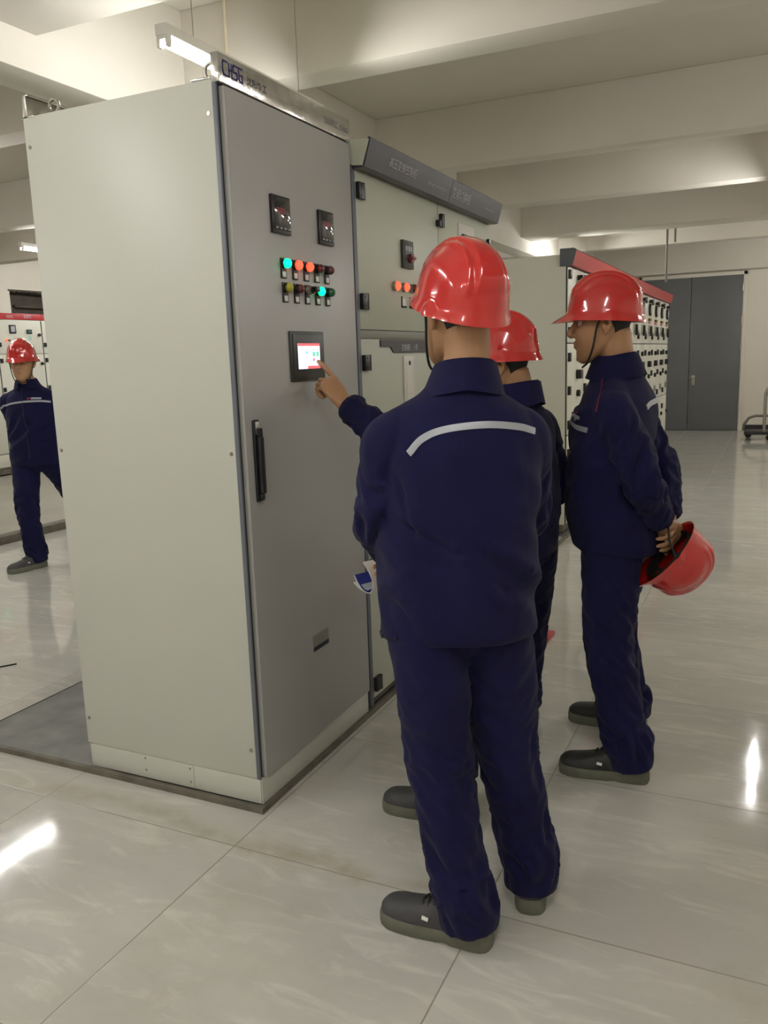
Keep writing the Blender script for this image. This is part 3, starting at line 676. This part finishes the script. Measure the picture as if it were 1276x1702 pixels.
def head_extras(M, parent, hair_n='hair'):
    T = lambda *p: M @ Vector(p); s = M.to_scale()[0]; R3 = M.to_3x3().to_4x4()
    for sx in (-1, 1):
        mb = MB(); mb.ball((0, 0, 0), .0118*s, n=16, M=None)
        for f in mb.bm.faces:
            c = f.calc_center_median(); f.material_index = 1 if (M.to_3x3().inverted() @ c).normalized().y > .86 else 0
        for v in mb.bm.verts: v.co += T(sx*.031, .0725, .137)
        part(mb, 'eye', [eye_w, eye_d], parent)
    # short hair: a shell round the back and sides of the skull, ending above the nape
    hz = np.array(HZ); rings = []
    for z in np.linspace(.040, .236, 32):
        w, yf, yb = (np.interp(z, hz[:, 0], hz[:, j]) for j in (1, 2, 3)); cy = yb+(yf-yb)*.46; g = .0045 if z > .09 else .002; ring = []
        for k in range(41):
            a0 = 20 if z > .15 else (-2-60*max(0, (.15-z)/.12)); a = math.radians(180-a0+(180+2*a0)*k/40) if z <= .165 else 2*PI*k/40+PI/2
            c, s_ = math.cos(a), math.sin(a)
            ring.append(T((w+g)*c, cy+((yf-cy) if s_ > 0 else (cy-yb))*s_*(1+g/.09), z+.002))
        rings.append(ring)
    low = [r for r, z in zip(rings, np.linspace(.040, .236, 32)) if z <= .165]; up = rings[len(low):]
    mb = MB()
    for grp in (low, up):
        Vv = [[mb.bm.verts.new(p) for p in r] for r in grp]
        for a, b in zip(Vv, Vv[1:]):
            for k in range(40): mb.bm.faces.new((a[k], a[k+1], b[k+1], b[k]))
    o = part(mb, hair_n, hair, parent, 80)
    md = o.modifiers.new('thickness', 'SOLIDIFY'); md.thickness = .003
    mb = MB()
    for sx in (-1, 1): limb(mb, [T(sx*.014, .0975, .1595), T(sx*.032, .0955, .1645), T(sx*.050, .083, .158)], [(.0035*s, .0025*s)]*3, n=8, m=8)
    part(mb, 'eyebrow', hair, parent, 80)

def hat_geo(nu=112, nv=44):
    """hard hat shell in its own frame: x right, y front, z up, origin at the centre of the rim"""
    out = []; inn = []
    for j in range(nv):
        t = j/(nv-1); ro = []; ri = []
        th = t*PI/2
        for i in range(nu):
            a = 2*PI*i/nu; cx, cy = math.cos(a), math.sin(a)
            e = .86; k = math.cos(th)**e; z = .150*math.sin(th)**.92
            x = .101*k*cx; y = .127*k*cy+.0
            # raised central panel and two flanking ridges
            zz = z/.150
            w = .020+.032*(1-zz)**1.0
            sm = lambda q, a0, b0: max(0, min(1, (q-a0)/(b0-a0)))
            fade = sm(zz, .40, .62)
            cen = sm(w+.007-abs(x), 0, .009)*fade*.0105
            rid = math.exp(-((abs(x)-w-.016)/.0075)**2)*.0065*sm(zz, .30, .5)
            side = math.exp(-((abs(x)-.078)/.012)**2)*.003*sm(zz, .3, .6)*(1 if zz < .9 else 0)
            nrm = Vector((x/.101**2, y/.127**2, z/.150**2+1e-6)).normalized()
            p = Vector((x, y, z))+nrm*(cen+rid+side)
            # flared rim, rear gutter, side lugs and front peak
            fl = math.exp(-(z/.012)**2)
            p += Vector((cx, cy, 0))*fl*.009
            p.z -= .012*max(0, -cy)**2*fl*0+.006*fl
            lug = math.exp(-((abs(cy+.22))/.10)**2)*sm(.030-z, 0, .018)*.010; p += Vector((cx, cy, 0))*lug
            pk = max(0, cy)**5*math.exp(-(z/.010)**2); p += Vector((0, .045*pk, -.012*pk))
            ro.append(p); ri.append(p-nrm*.0028-Vector((cx, cy, 0))*.0004*fl)
        out.append(ro); inn.append(ri)
    return out, inn
HAT = hat_geo()
def hat_frame(M_head, dz=.150, dy=-.002, tilt=0, s=1.0):
    return M_head @ Matrix.Translation((0, dy, dz)) @ Matrix.Rotation(tilt, 4, 'X') @ Matrix.Diagonal((s, s, s, 1))
def add_hat(M, parent, inside=False):
    out, inn = HAT; mb = MB(); T = lambda r: [M @ p for p in r]
    A = [T(r) for r in out[:-1]]; B = [T(r) for r in inn[:-1]]
    mb.rings(list(reversed(B))+A, caps=False)
    for R_, z, fl in ((A[-1], out[-1][0], False), (B[-1], inn[-1][0], True)):
        c = mb.bm.verts.new(M @ z); vs = [mb.bm.verts.new(p) for p in R_]
        for k in range(len(vs)):
            q = (c, vs[k], vs[(k+1) % len(vs)]); mb.bm.faces.new(q if not fl else q[::-1])
    bmesh.ops.remove_doubles(mb.bm, verts=mb.bm.verts[:], dist=1e-5)
    o = part(mb, 'hat_shell' if inside else 'hard_hat', helm, parent, 75)
    sp = parent if inside else o
    # suspension: headband ring and cradle straps
    hb = MB(); n = 40
    hb.tube([M @ Vector((.080*math.cos(2*PI*i/n), .101*math.sin(2*PI*i/n), .016)) for i in range(n)], [(.017, .0018)]*n, 8, closed=True, flat=(M.to_3x3() @ Vector((0, 0, 1))).normalized())
    part(hb, 'headband', strap, sp)
    for a in (45, 135, 0, 90) if inside else (45, 135):
        c, s_ = math.cos(math.radians(a)), math.sin(math.radians(a))
        part(MB().tube([M @ Vector((.090*math.cos(q)*c, .110*math.cos(q)*s_, .014+.105*math.sin(q))) for q in np.linspace(.05, PI-.05, 18)], [(.009, .0012)]*18, 8, flat=(M.to_3x3() @ Vector((-s_, c, 0))).normalized()), 'cradle_strap', strap, sp)
    return o
def chin_strap(M, MH, parent):
    T = lambda *p: M @ Vector(p); mb = MB()
    pts = [MH @ Vector((.090, .01, .005)), T(.078, .022, .11), T(.066, .040, .05), T(.045, .062, .005), T(.018, .080, -.010), T(-.018, .080, -.010), T(-.045, .062, .005), T(-.066, .040, .05), T(-.078, .022, .11), MH @ Vector((-.090, .01, .005))]
    P, _ = crom(pts, [(0,)]*len(pts), 44)
    mb.tube(P, .0034, 8)
    part(mb, 'chin_strap', strap, parent, 80)

def add_hand(mb, Wp, d, nrm, side, curl, thumb=(.62, .72, -.25), tb=(15, 20), s=1.0, spread=0.0):
    """palm and five separate fingers. d: wrist to knuckles, nrm: back-of-hand normal, side 'L' or 'R'"""
    d = Vector(d).normalized(); nrm = Vector(nrm); nrm = (nrm-d*nrm.dot(d)).normalized()
    t = d.cross(nrm); t = t if side == 'L' else -t
    Wp = Vector(Wp); P = lambda a, b, c: Wp+(d*a+t*b+nrm*c)*s
    limb(mb, [P(-.03, 0, 0), P(.0, 0, 0), P(.03, .002, 0), P(.062, .001, .001), P(.088, -.001, .001)], [(.027*s, .020*s), (.027*s, .019*s), (.036*s, .017*s), (.041*s, .015*s), (.040*s, .012*s)], n=14, m=20, ref=t)
    spec = [(.030, .088, (.044, .026, .021), .0090), (.010, .093, (.048, .030, .022), .0092), (-.010, .089, (.044, .028, .021), .0087), (-.0285, .080, (.035, .021, .018), .0077)]
    for (b, a, Ls, r), cu in zip(spec, curl):
        p = P(a-.016, b, 0); dirv = (d+t*(b*spread*10)).normalized(); pts = [p, P(a, b, .001)]; rr = [r*1.05*s, r*1.08*s]; ang = 0; cur = pts[-1]
        for Lk, ck in zip(Ls, cu):
            ang += math.radians(ck); dd = (dirv*math.cos(ang)-nrm*math.sin(ang)).normalized()
            pts.append(cur+dd*Lk*s*.5); rr.append(r*.93*s); cur = cur+dd*Lk*s; pts.append(cur); rr.append(r*.98*s if Lk != Ls[-1] else r*.72*s)
        mb.tube(pts, rr, 14)
        for q, q2 in zip(pts[1:], rr[1:]): mb.ball(q, q2, n=10)
    a, b, c = thumb; dv = (d*a+t*b+nrm*c).normalized(); b0 = P(.018, .022, -.004); b1 = b0+dv*.042*s; ax = dv.cross(d-dv*d.dot(dv)).normalized()
    def rt(v, deg): return (Matrix.Rotation(math.radians(deg), 3, ax) @ v)
    d2 = rt(dv, tb[0]); b2 = b1+d2*.034*s; d3 = rt(dv, tb[0]+tb[1]); b3 = b2+d3*.026*s
    mb.tube([b0, b1, b2, b3], [.0145*s, .0118*s, .0102*s, .0078*s], 14)
    for q, q2 in ((b1, .0118), (b2, .0103), (b3, .0078)): mb.ball(q, q2*s, n=10)

FIST = ((70, 85, 45),)*4
RELAX = ((22, 28, 16), (26, 32, 18), (30, 34, 20), (34, 36, 22))
GRIP = ((48, 58, 30), (52, 60, 32), (56, 62, 34), (60, 64, 36))
def add_shoe(parent, ank, dirv, mat_u, s=1.0, label_patch=True):
    d = Vector((dirv[0], dirv[1], 0)).normalized(); r = Vector((d.y, -d.x, 0)); o = Vector((ank[0], ank[1], 0))
    Pt = lambda x, y, z: o+(r*x+d*y)*s+Vector((0, 0, z*s))
    st = [(-.074, .014, .066, .050), (-.068, .028, .082, .045), (-.050, .036, .100, .035), (-.01, .039, .116, .03), (.03, .041, .117, .03), (.065, .044, .106, .03), (.10, .048, .090, .03), (.14, .0515, .078, .03), (.178, .050, .072, .03), (.205, .044, .067, .03), (.222, .032, .058, .032), (.232, .014, .048, .036)]
    P, Q = crom([(a[0], 0, 0) for a in st], [a[1:] for a in st], 44); rings = []
    for p, (w, h, b) in zip(P, Q):
        ring = []
        for k in range(28):
            a = 2*PI*k/28; c, s_ = math.cos(a), math.sin(a)
            z = b+(h-b)*abs(s_)**.85 if s_ > 0 else b-.012*abs(s_)
            ring.append(Pt(w*math.copysign(abs(c)**.8, c), p.x, z))
        rings.append(ring)
    up = part(MB().rings(rings), 'shoe', mat_u, parent, 60)
    ol = []
    for i in range(120):
        a = 2*PI*i/120; c, s_ = math.cos(a), math.sin(a); y = .079+.158*s_
        w = float(np.interp(y, [-.079, -.077, -.070, -.058, -.03, .03, .07, .12, .17, .20, .22, .232, .237], [.008, .020, .031, .039, .0435, .0435, .047, .0545, .0565, .053, .042, .025, .008]))
        ol.append((w*max(-1, min(1, c/.22)), y))
    def outl(zf, gx, gy): return [Pt(x*gx, .079+(y-.079)*gy, zf(y)) for x, y in ol]
    arch = lambda y: .0 if (y < .02 or y > .06) else .006*math.sin((y-.02)/.04*PI)
    sl = MB().rings([outl(lambda y: arch(y), .94, .985), outl(lambda y: .006+arch(y)*.5, 1.0, 1.0), outl(lambda y: .030, 1.0, 1.0), outl(lambda y: .038+(.006 if y < -.02 else 0), .95, .985)])
    part(sl, 'sole', sole_m, up, 60)
    lc = MB()
    for i, y in enumerate((.072, .088, .104)):
        z = float(np.interp(y, [.03, .065, .10, .14], [.117, .107, .092, .078]))
        lc.tube([Pt(-.026, y, z-.012), Pt(-.012, y+.004, z+.003), Pt(.012, y-.004, z+.003), Pt(.026, y, z-.012)], .0028*s, 6)
    lc.tube([Pt(.0, .066, .110), Pt(-.020, .058, .122), Pt(-.030, .070, .108)], .0022*s, 6).tube([Pt(.0, .066, .110), Pt(.020, .056, .124), Pt(.032, .066, .108)], .0022*s, 6)
    part(lc, 'laces', strap, up)
    if label_patch: 
        for sx in (-1, 1): part(MB().prism([(0, 0), (.018, -.002), (.018, .006), (0, .008)], Pt(sx*.0462, .098, .060), -d*s, (r*-sx*.45+Vector((0, 0, .9)))*s, r*sx*.003), 'maker_tab', white_l, up)
    return up

def ribbon(pts, target, name, m, parent, width=.02, off=.0025, dirv=None, upv=(0, 0, 1)):
    """narrow tape lying on a garment: control points are pushed onto the nearest garment surface"""
    me = target.data; o = wpos(target)
    bvh = BVHTree.FromPolygons([v.co+o for v in me.vertices], [tuple(p.vertices) for p in me.polygons])
    P, _ = crom(pts, [(0,)]*len(pts), 60); A = []; Bq = []
    def snap(p):
        if dirv is not None:
            h = bvh.ray_cast(p-Vector(dirv).normalized()*.3, Vector(dirv).normalized())
            if h[0] is not None: return h[0]+h[1]*off, h[1]
        h = bvh.find_nearest(p); return h[0]+h[1]*off, h[1]
    for i, p in enumerate(P):
        T = (P[min(i+1, 59)]-P[max(i-1, 0)]).normalized(); c, n = snap(p); s_ = T.cross(n).normalized()
        a, na = snap(c+s_*width/2); b, nb_ = snap(c-s_*width/2); A.append((a, na)); Bq.append((b, nb_))
    mb = MB(); rings = [[a, (a+b)/2+(na+nb_).normalized()*.0012, b, b-nb_*.004, a-na*.004] for (a, na), (b, nb_) in zip(A, Bq)]
    mb.rings(rings); return part(mb, name, m, parent, 60)

def person(S):
    f = Vector((*S['f'], 0)).normalized(); r = Vector((f.y, -f.x, 0)); fp = Vector((*S.get('fp', S['f']), 0)).normalized(); rp = Vector((fp.y, -fp.x, 0))
    pel, ch, nk = V3(S['pelvis']), V3(S['chest']), V3(S['neck'])
    root = thing('person', S['label'], 'person', (pel.x, pel.y, 0))
    s = S.get('scale', 1.0); M = head_frame(S['chin'], math.atan2(S['hf'][1], S['hf'][0]), S.get('pitch', 0), S.get('roll', 0), S.get('hs', 1.03))
    # ---- body, one continuous surface
    mb = MB()
    add_head(mb, M)
    limb(mb, [nk-Vector((0, 0, .06)), nk, M @ Vector((0, -.035, .03)), M @ Vector((0, -.03, .09))], [.075, .060, .056, .058], n=14)
    limb(mb, [pel-Vector((0, 0, .06)), pel, (pel+ch)/2, ch, ch+(nk-ch)*.5, nk-Vector((0, 0, .05))], [(.14, .10), (.15, .10), (.135, .095), (.15, .10), (.13, .08), (.06, .055)], n=24, m=28, ref=r)
    for sd in 'LR':
        sh, el, wr, hd, hn = [V3(q) for q in S[sd][:5]]; inn = sh.lerp(nk, .45)-Vector((0, 0, .03))
        limb(mb, [inn, sh-Vector((0, 0, .01)), (sh+el)/2, el, (el+wr)/2, wr], [.040, .045, .042, .038, .034, (.027, .024)], n=26)
        add_hand(mb, wr, hd, hn, sd, S[sd][5], **S[sd][6])
        hip, kn, an, fd = [V3(q) for q in S['leg'+sd]]
        limb(mb, [hip+Vector((0, 0, .05)), hip, (hip+kn)/2, kn, kn.lerp(an, .35), an, Vector((an.x, an.y, .06))], [.085, .088, .072, .055, .054, .038, .038], n=30)
        fdn = fd.normalized(); limb(mb, [Vector((an.x, an.y, .062))-fdn*.04, Vector((an.x, an.y, .065)), Vector((an.x, an.y, .052))+fdn*.09, Vector((an.x, an.y, .046))+fdn*.17], [.022, .028, .022, .014], n=14)
    body = remesh(mb, 'body', skin, root, S.get('bvox', .004), smooth=2)
    head_extras(M, root)
    # ---- trousers
    mb = MB(); sd_ = S['seed']
    limb(mb, [pel+Vector((0, 0, .12)), pel+Vector((0, 0, .04)), pel-Vector((0, 0, .03)), pel-Vector((0, 0, .10))], [(.165, .115), (.178, .125), (.182, .13), (.165, .115)], n=16, m=36, ref=rp, fold=[.001]*4)
    for i, sd in enumerate('LR'):
        hip, kn, an, fd = [V3(q) for q in S['leg'+sd]]; fdn = fd.normalized(); hz_ = Vector((an.x, an.y, .050))-fdn*.016
        b = S.get('bag', 1.0)
        limb(mb, [hip+Vector((0, 0, .06)), hip-Vector((0, 0, .04)), hip.lerp(kn, .5), kn, kn.lerp(an, .4), kn.lerp(an, .82), Vector((an.x, an.y, an.z+.03))-fdn*.008, hz_],
             [.098*b, .103*b, .094*b, .080*b, .075*b, .071*b, (.072*b, .068*b), (.072*b, .068*b)], n=110, m=44, fold=[0, .002, .005, .011, .007, .013, .016, .003], seed=sd_+i, ref=fdn, freq=17, e=.02)
    tr_ = remesh(mb, 'trousers', navy, root, .006, smooth=2, creases=S.get('tcr'), namp=.0026, nscale=10)
    # ---- jacket
    mb = MB(); dep = S.get('dep', 1.0); wid = S.get('wid', 1.0)
    hemz = S.get('hem', .79); b0 = Vector((pel.x, pel.y, hemz)); b1 = b0+Vector((0, 0, .035))
    top = nk+Vector((0, 0, .015))
    ctr = [b0, b1, pel.lerp(ch, .30), pel.lerp(ch, .65), ch, ch.lerp(nk, .38), ch.lerp(nk, .66), ch.lerp(nk, .86), top]
    rad = [(.198, .142), (.202, .146), (.200, .145), (.196, .138), (.202, .135), (.196, .125), (.165, .105), (.105, .085), (.072, .068)]
    ro = S.get('belly', 0)
    ctr = [c+f*(ro if 1 < i < 5 else 0) for i, c in enumerate(ctr)]
    limb(mb, ctr, [(a*wid, b*dep) for a, b in rad], n=70, m=64, ref=r, fold=[.001, .006, .014, .011, .006, .003, .001, 0, 0], seed=sd_+5, freq=9, eb=.02)
    for i, sd in enumerate('LR'):
        sh, el, wr, hd, hn = [V3(q) for q in S[sd][:5]]; inn = sh.lerp(nk, .40)-Vector((0, 0, .035)); sl = S.get('sl', 1.0)
        fa = wr.lerp(el, .06)
        limb(mb, [inn, sh-Vector((0, 0, .012)), sh.lerp(el, .45), el, el.lerp(wr, .5), wr.lerp(el, .16), fa], [.056, (.066*sl), .066*sl, .060*sl, .054*sl, .047*sl, .043*sl], n=84, m=36, fold=[0, .002, .008, .014, .009, .009, .001], seed=sd_+8+i, freq=20, e=.02)
        limb(mb, [nk-Vector((0, 0, .045)), nk.lerp(sh, .35)-Vector((0, 0, .030)), sh+Vector((0, 0, .004))], [.062, .062, .052], n=20, m=24)
    jk = remesh(mb, 'jacket', navy, root, .006, smooth=2, creases=S.get('jcr'), namp=.0026, nscale=8)
    # collar
    mb = MB(); n = 40; cz = S.get('collar', .03)
    hn_ = (M @ Vector((0, -.035, .03))-nk).normalized()
    for (R0, R1, h0, h1, th) in ((.080, .066, -.022, .046, .004), (.099, .073, -.020, .042, .004)):
        P0 = []; P1 = []
        for i in range(n+1):
            a = math.radians(-68+316*i/n)-PI/2*0; a = math.radians(110+320*i/n)
            dv = r*math.cos(a)+f*math.sin(a)
            P0.append(nk+dv*R0*(1.02 if True else 1)+Vector((0, 0, h0-.016*abs(math.cos(a))+.006*max(0, -math.sin(a))))+f*.004); P1.append(nk+dv*R1+hn_*(h1+.012*max(0, -math.sin(a)))+f*.004)
        rg = [[p0, p1, p1+(p1-nk).normalized()*th, p0+(p0-nk).normalized()*th] for p0, p1 in zip(P0, P1)]
        mb.rings(rg)
    part(mb, 'collar', navy, jk, 60)
    # hem band buttons tab
    MH = hat_frame(M, tilt=S.get('hat_tilt', .12), dz=S.get('hat_z', .138), dy=S.get('hat_y', -.004), s=S.get('hat_s', 1.0))
    add_hat(MH, root); chin_strap(M, MH, root)
    for sd in 'LR':
        hip, kn, an, fd = [V3(q) for q in S['leg'+sd]]
        add_shoe(root, an, fd, S.get('shoe', shoe_m), S.get('shoe_s', 1.0))
    return root, jk, tr_, M, MH

z_ = dict()
# man in front, back to the camera
m1, jk1, tr1, M1, MH1 = person(dict(seed=1, label='person in navy workwear nearest the camera, back turned, holding rolled papers',
    f=(-.42, .90), fp=(-.5, .86), hf=(-.80, .60), pelvis=(.785, -.20, .90), chest=(.80, -.205, 1.22), neck=(.805, -.195, 1.425), chin=(.785, -.165, 1.462), pitch=.04, hat_tilt=.28, hat_s=1.02, hat_z=.134, hs=1.04,
    L=((.650, -.285, 1.300), (.603, -.27, 1.09), (.530, -.05, .945), (-.25, .85, -.35), (.75, .1, .6), GRIP, dict(thumb=(.75, .6, -.3))),
    R=((.935, -.13, 1.300), (.895, .02, 1.05), (.74, .14, .99), (-.9, .15, -.1), (.2, .9, .2), RELAX, {}),
    legL=((.715, -.255, .87), (.755, -.28, .47), (.835, -.333, .10), (-1, .03, 0)), legR=((.86, -.15, .87), (.885, -.125, .47), (.950, -.105, .10), (-.25, 1, 0)),
    jcr=[((.70, -.36, 1.10), (.86, -.33, 1.02), .016, .007), ((.72, -.36, 1.02), (.95, -.26, .92), .018, .006), ((.69, -.34, 1.22), (.74, -.36, 1.05), .014, .006), ((.95, -.23, 1.10), (.82, -.33, .98), .016, .006), ((.66, -.33, .95), (.80, -.34, .86), .015, .005), ((.60, -.30, 1.22), (.66, -.34, 1.08), .012, .005), ((.92, -.22, 1.30), (.96, -.2, 1.16), .014, .005)],
    tcr=[((.70, -.34, .44), (.86, -.30, .48), .014, .006), ((.70, -.33, .38), (.84, -.30, .36), .012, .004), ((.74, -.36, .72), (.80, -.30, .64), .014, .006), ((.80, -.25, .74), (.80, -.26, .55), .012, .01), ((.88, -.2, .44), (.97, -.14, .48), .014, .005)]))
ribbon([(.728, -.36, 1.266), (.768, -.37, 1.302), (.82, -.36, 1.322), (.90, -.32, 1.330), (.965, -.27, 1.322), (1.00, -.24, 1.308)], jk1, 'reflective_stripe', refl, jk1, .017, dirv=(-.35, .93, -.05))
def button(p, jk, r=.011):
    me = jk.data; o = wpos(jk); bvh = BVHTree.FromPolygons([v.co+o for v in me.vertices], [tuple(q.vertices) for q in me.polygons])
    c, n, _, _ = bvh.find_nearest(Vector(p)); part(MB().cyl(c-n*.001, c+n*.0035, r, n=18, bev=.001).cyl(c+n*.003, c+n*.0045, r*.55, n=14), 'button', mat('navy_button'+str(len(MATS)), lin((26, 26, 52)), .4), jk)
button((.628, -.31, .800), jk1); button((.675, -.36, .775+.03), jk1, .005)
# man pointing at the screen
m2, jk2, tr2, M2, MH2 = person(dict(seed=3, label='person in navy workwear behind the front man, pointing at the touch screen', bvox=.0032,
    f=(-.97, .25), hf=(-.95, -.12), dep=.92, pelvis=(.675, .68, .87), chest=(.688, .63, 1.13), neck=(.705, .60, 1.345), chin=(.680, .60, 1.330), pitch=-.18, hat_tilt=.16,
    L=((.63, .445, 1.225), (.385, .360, 1.205), (.158, .402, 1.340), (-.64, .07, .76), (.60, -.42, .66), ((4, 6, 6), (50, 88, 50), (58, 92, 50), (64, 92, 50)), dict(thumb=(.75, .35, -.65), tb=(-10, -15), s=1.08)),
    R=((.730, .82, 1.235), (.742, .975, .98), (.58, .90, .90), (-.95, 0, -.1), (.1, .6, .7), RELAX, {}),
    legL=((.66, .59, .84), (.60, .38, .47), (.60, .19, .10), (-1, -.02, 0)), legR=((.705, .78, .84), (.655, .93, .47), (.60, 1.03, .10), (-.9, .35, 0))))
# man on the right, seen from the side, holding a helmet behind his back
m3, jk3, tr3, M3, MH3 = person(dict(seed=5, label='person in navy workwear side-on at right, holding a helmet behind the back', shoe=shoe_k, dep=1.06, belly=.02, hem=.80, bvox=.0035,
    f=(-1, .05), hf=(-.98, -.16), pelvis=(1.01, .865, .89), chest=(1.0, .865, 1.20), neck=(.995, .86, 1.425), chin=(.962, .845, 1.455), pitch=-.10, hat_tilt=.16, hs=1.02,
    L=((1.015, .695, 1.300), (1.115, .665, 1.07), (1.165, .80, .895), (.35, .45, -.35), (.6, -.75, .1), GRIP, dict(thumb=(.6, .5, -.6))),
    R=((1.015, 1.03, 1.300), (1.12, 1.05, 1.07), (1.175, .92, .885), (.25, -.75, -.25), (.8, .5, .1), RELAX, {}),
    legL=((1.0, .775, .86), (1.01, .715, .47), (1.085, .668, .10), (-1, -.07, 0)), legR=((1.0, .945, .86), (.975, 1.01, .47), (1.02, 1.085, .10), (-1, .05, 0)),
    jcr=[((.90, .72, 1.02), (1.08, .70, .95), .016, .006), ((.88, .72, .95), (1.05, .70, .88), .014, .005), ((.90, .73, 1.16), (1.0, .70, 1.08), .014, .004), ((1.06, .64, 1.12), (1.18, .62, 1.08), .012, .005), ((1.06, .64, 1.05), (1.18, .62, 1.0), .012, .005)]))
RV = (-.18, .98, -.06)
ribbon([(.852, .70, 1.275), (.868, .70, 1.255), (.893, .70, 1.237), (.930, .70, 1.227)], jk3, 'reflective_stripe', refl, jk3, .017, dirv=RV)
ribbon([(1.12, .76, 1.30), (1.125, .80, 1.312), (1.12, .9, 1.315)], jk3, 'reflective_stripe', refl, jk3, .018)
ribbon([(.977, .70, 1.410), (.972, .70, 1.36), (.958, .70, 1.290)], jk3, 'red_piping', redp, jk3, .004, dirv=RV)
ribbon([(.860, .70, 1.298), (.876, .70, 1.283)], jk3, 'chest_logo', redp, jk3, .014, dirv=RV)
ribbon([(.880, .70, 1.279), (.902, .70, 1.266)], jk3, 'chest_logo', refl, jk3, .012, dirv=RV)
# man walking at the far left
m4, jk4, tr4, M4, MH4 = person(dict(seed=9, label='person in navy workwear walking at the far left edge, hands behind the back', bvox=.005,
    f=(.42, -.91), hf=(.55, -.83), pelvis=(-3.55, 2.42, .89), chest=(-3.55, 2.42, 1.19), neck=(-3.55, 2.40, 1.385), chin=(-3.515, 2.335, 1.415), pitch=-.03, hat_tilt=.06,
    L=((-3.385, 2.50, 1.265), (-3.40, 2.66, 1.05), (-3.50, 2.64, .90), (-.9, .1, -.2), (.1, .9, .2), RELAX, {}),
    R=((-3.71, 2.34, 1.265), (-3.76, 2.47, 1.05), (-3.66, 2.56, .90), (.85, .3, -.2), (-.2, .9, .2), RELAX, {}),
    legL=((-3.47, 2.46, .86), (-3.46, 2.66, .50), (-3.46, 2.93, .14), (.1, -1, 0)), legR=((-3.635, 2.38, .86), (-3.60, 2.31, .47), (-3.57, 2.315, .10), (-.2, -.98, 0))))
ribbon([(-3.73, 2.28, 1.215), (-3.66, 2.26, 1.24), (-3.58, 2.27, 1.255), (-3.50, 2.30, 1.262), (-3.42, 2.36, 1.262), (-3.36, 2.42, 1.255)], jk4, 'reflective_stripe', refl, jk4, .014)
ribbon([(-3.46, 2.33, 1.285), (-3.40, 2.37, 1.285)], jk4, 'chest_logo', refl, jk4, .014)
ribbon([(-3.485, 2.315, 1.285), (-3.465, 2.33, 1.285)], jk4, 'chest_logo', redp, jk4, .012)
ribbon([(-3.52, 2.28, 1.38), (-3.50, 2.27, 1.2), (-3.49, 2.28, 1.0), (-3.49, 2.29, .85)], jk4, 'zip', black, jk4, .006)

# helmet held behind the back
hup = Vector((.72, .30, -.62)).normalized(); hfw = Vector((-.62, -.1, -.72)); hfw = (hfw-hup*hfw.dot(hup)).normalized(); hrt = hfw.cross(hup)
HC = Vector((1.185, .80, .795))
hh = thing('hard_hat', 'red hard hat held upside down behind the back of the man at right', 'helmet', HC)
MHH = Matrix(((hrt.x, hfw.x, hup.x, HC.x), (hrt.y, hfw.y, hup.y, HC.y), (hrt.z, hfw.z, hup.z, HC.z), (0, 0, 0, 1)))
add_hat(MHH, hh, inside=True)
part(MB().tube([MHH @ Vector(p) for p in ((.09, -.02, .0), (.06, -.05, -.05), (.0, -.08, -.065), (-.06, -.05, -.05), (-.09, -.02, 0))], .0035, 8), 'chin_strap', strap, hh)

# rolled booklet in the front man's hand
bc = Vector((.455, .10, .845)); ax = Vector((.47, .87, .03)).normalized(); bu = Vector((0, 0, 1)); bu = (bu-ax*bu.dot(ax)).normalized(); bl = Vector((.87, -.47, 0))
bk = thing('booklet', 'rolled white and blue printed booklet in the left hand of the man in front', 'booklet', bc)
def sheet(prof, L, m, nm, off=0, th=.0022):
    P, _ = crom([(a, b, 0) for a, b in prof], [(0,)]*len(prof), 40); A = []; B = []
    for i, p in enumerate(P):
        T = (P[min(i+1, 39)]-P[max(i-1, 0)]).normalized(); n = Vector((-T.y, T.x, 0)); A.append(p+n*(off+th/2)); B.append(p+n*(off-th/2))
    out = A+B[::-1]; mb = MB(); w = lambda q, l: bc+bl*q.x+bu*q.y+ax*l
    n = len(out); R0 = [mb.bm.verts.new(w(q, -L/2)) for q in out]; R1 = [mb.bm.verts.new(w(q, L/2)) for q in out]
    for k in range(n): mb.bm.faces.new((R0[k], R0[(k+1) % n], R1[(k+1) % n], R1[k]))
    for R_ in (R0, R1):
        for k in range(39): mb.bm.faces.new((R_[k], R_[k+1], R_[n-2-k], R_[n-1-k]))
    return part(mb, nm, m, bk)
prof = [(.000, .050), (.024, .030), (.042, .006), (.046, -.018), (.026, -.040), (-.006, -.040), (-.034, -.022), (-.052, .000)]
sheet(prof, .20, paper, 'pages'); sheet(prof[3:], .198, paper_b, 'cover', off=-.0022, th=.0012)
sheet([(-.004, -.0405), (-.030, -.036), (-.058, -.024)], .20, paper, 'loose_page')
sheet([(.012, -.0385), (-.004, -.0365), (-.022, -.027)], .196, paper_g, 'cover_print', off=-.0034, th=.0006)
# traffic cone beyond the man who points
co_ = thing('traffic_cone', 'red traffic cone on the floor, a sliver seen past the leg of the pointing man', 'traffic cone', (.375, 1.98, 0))
part(MB().box(.25, .482, 1.88, 2.11, 0, .018, .006), 'cone_base', red_hdr, co_)
part(MB().cyl((.366, 1.99, .016), (.366, 1.99, .42), .100, .022, 28), 'cone_body', mat('cone_red', lin((205, 60, 45)), .4), co_)
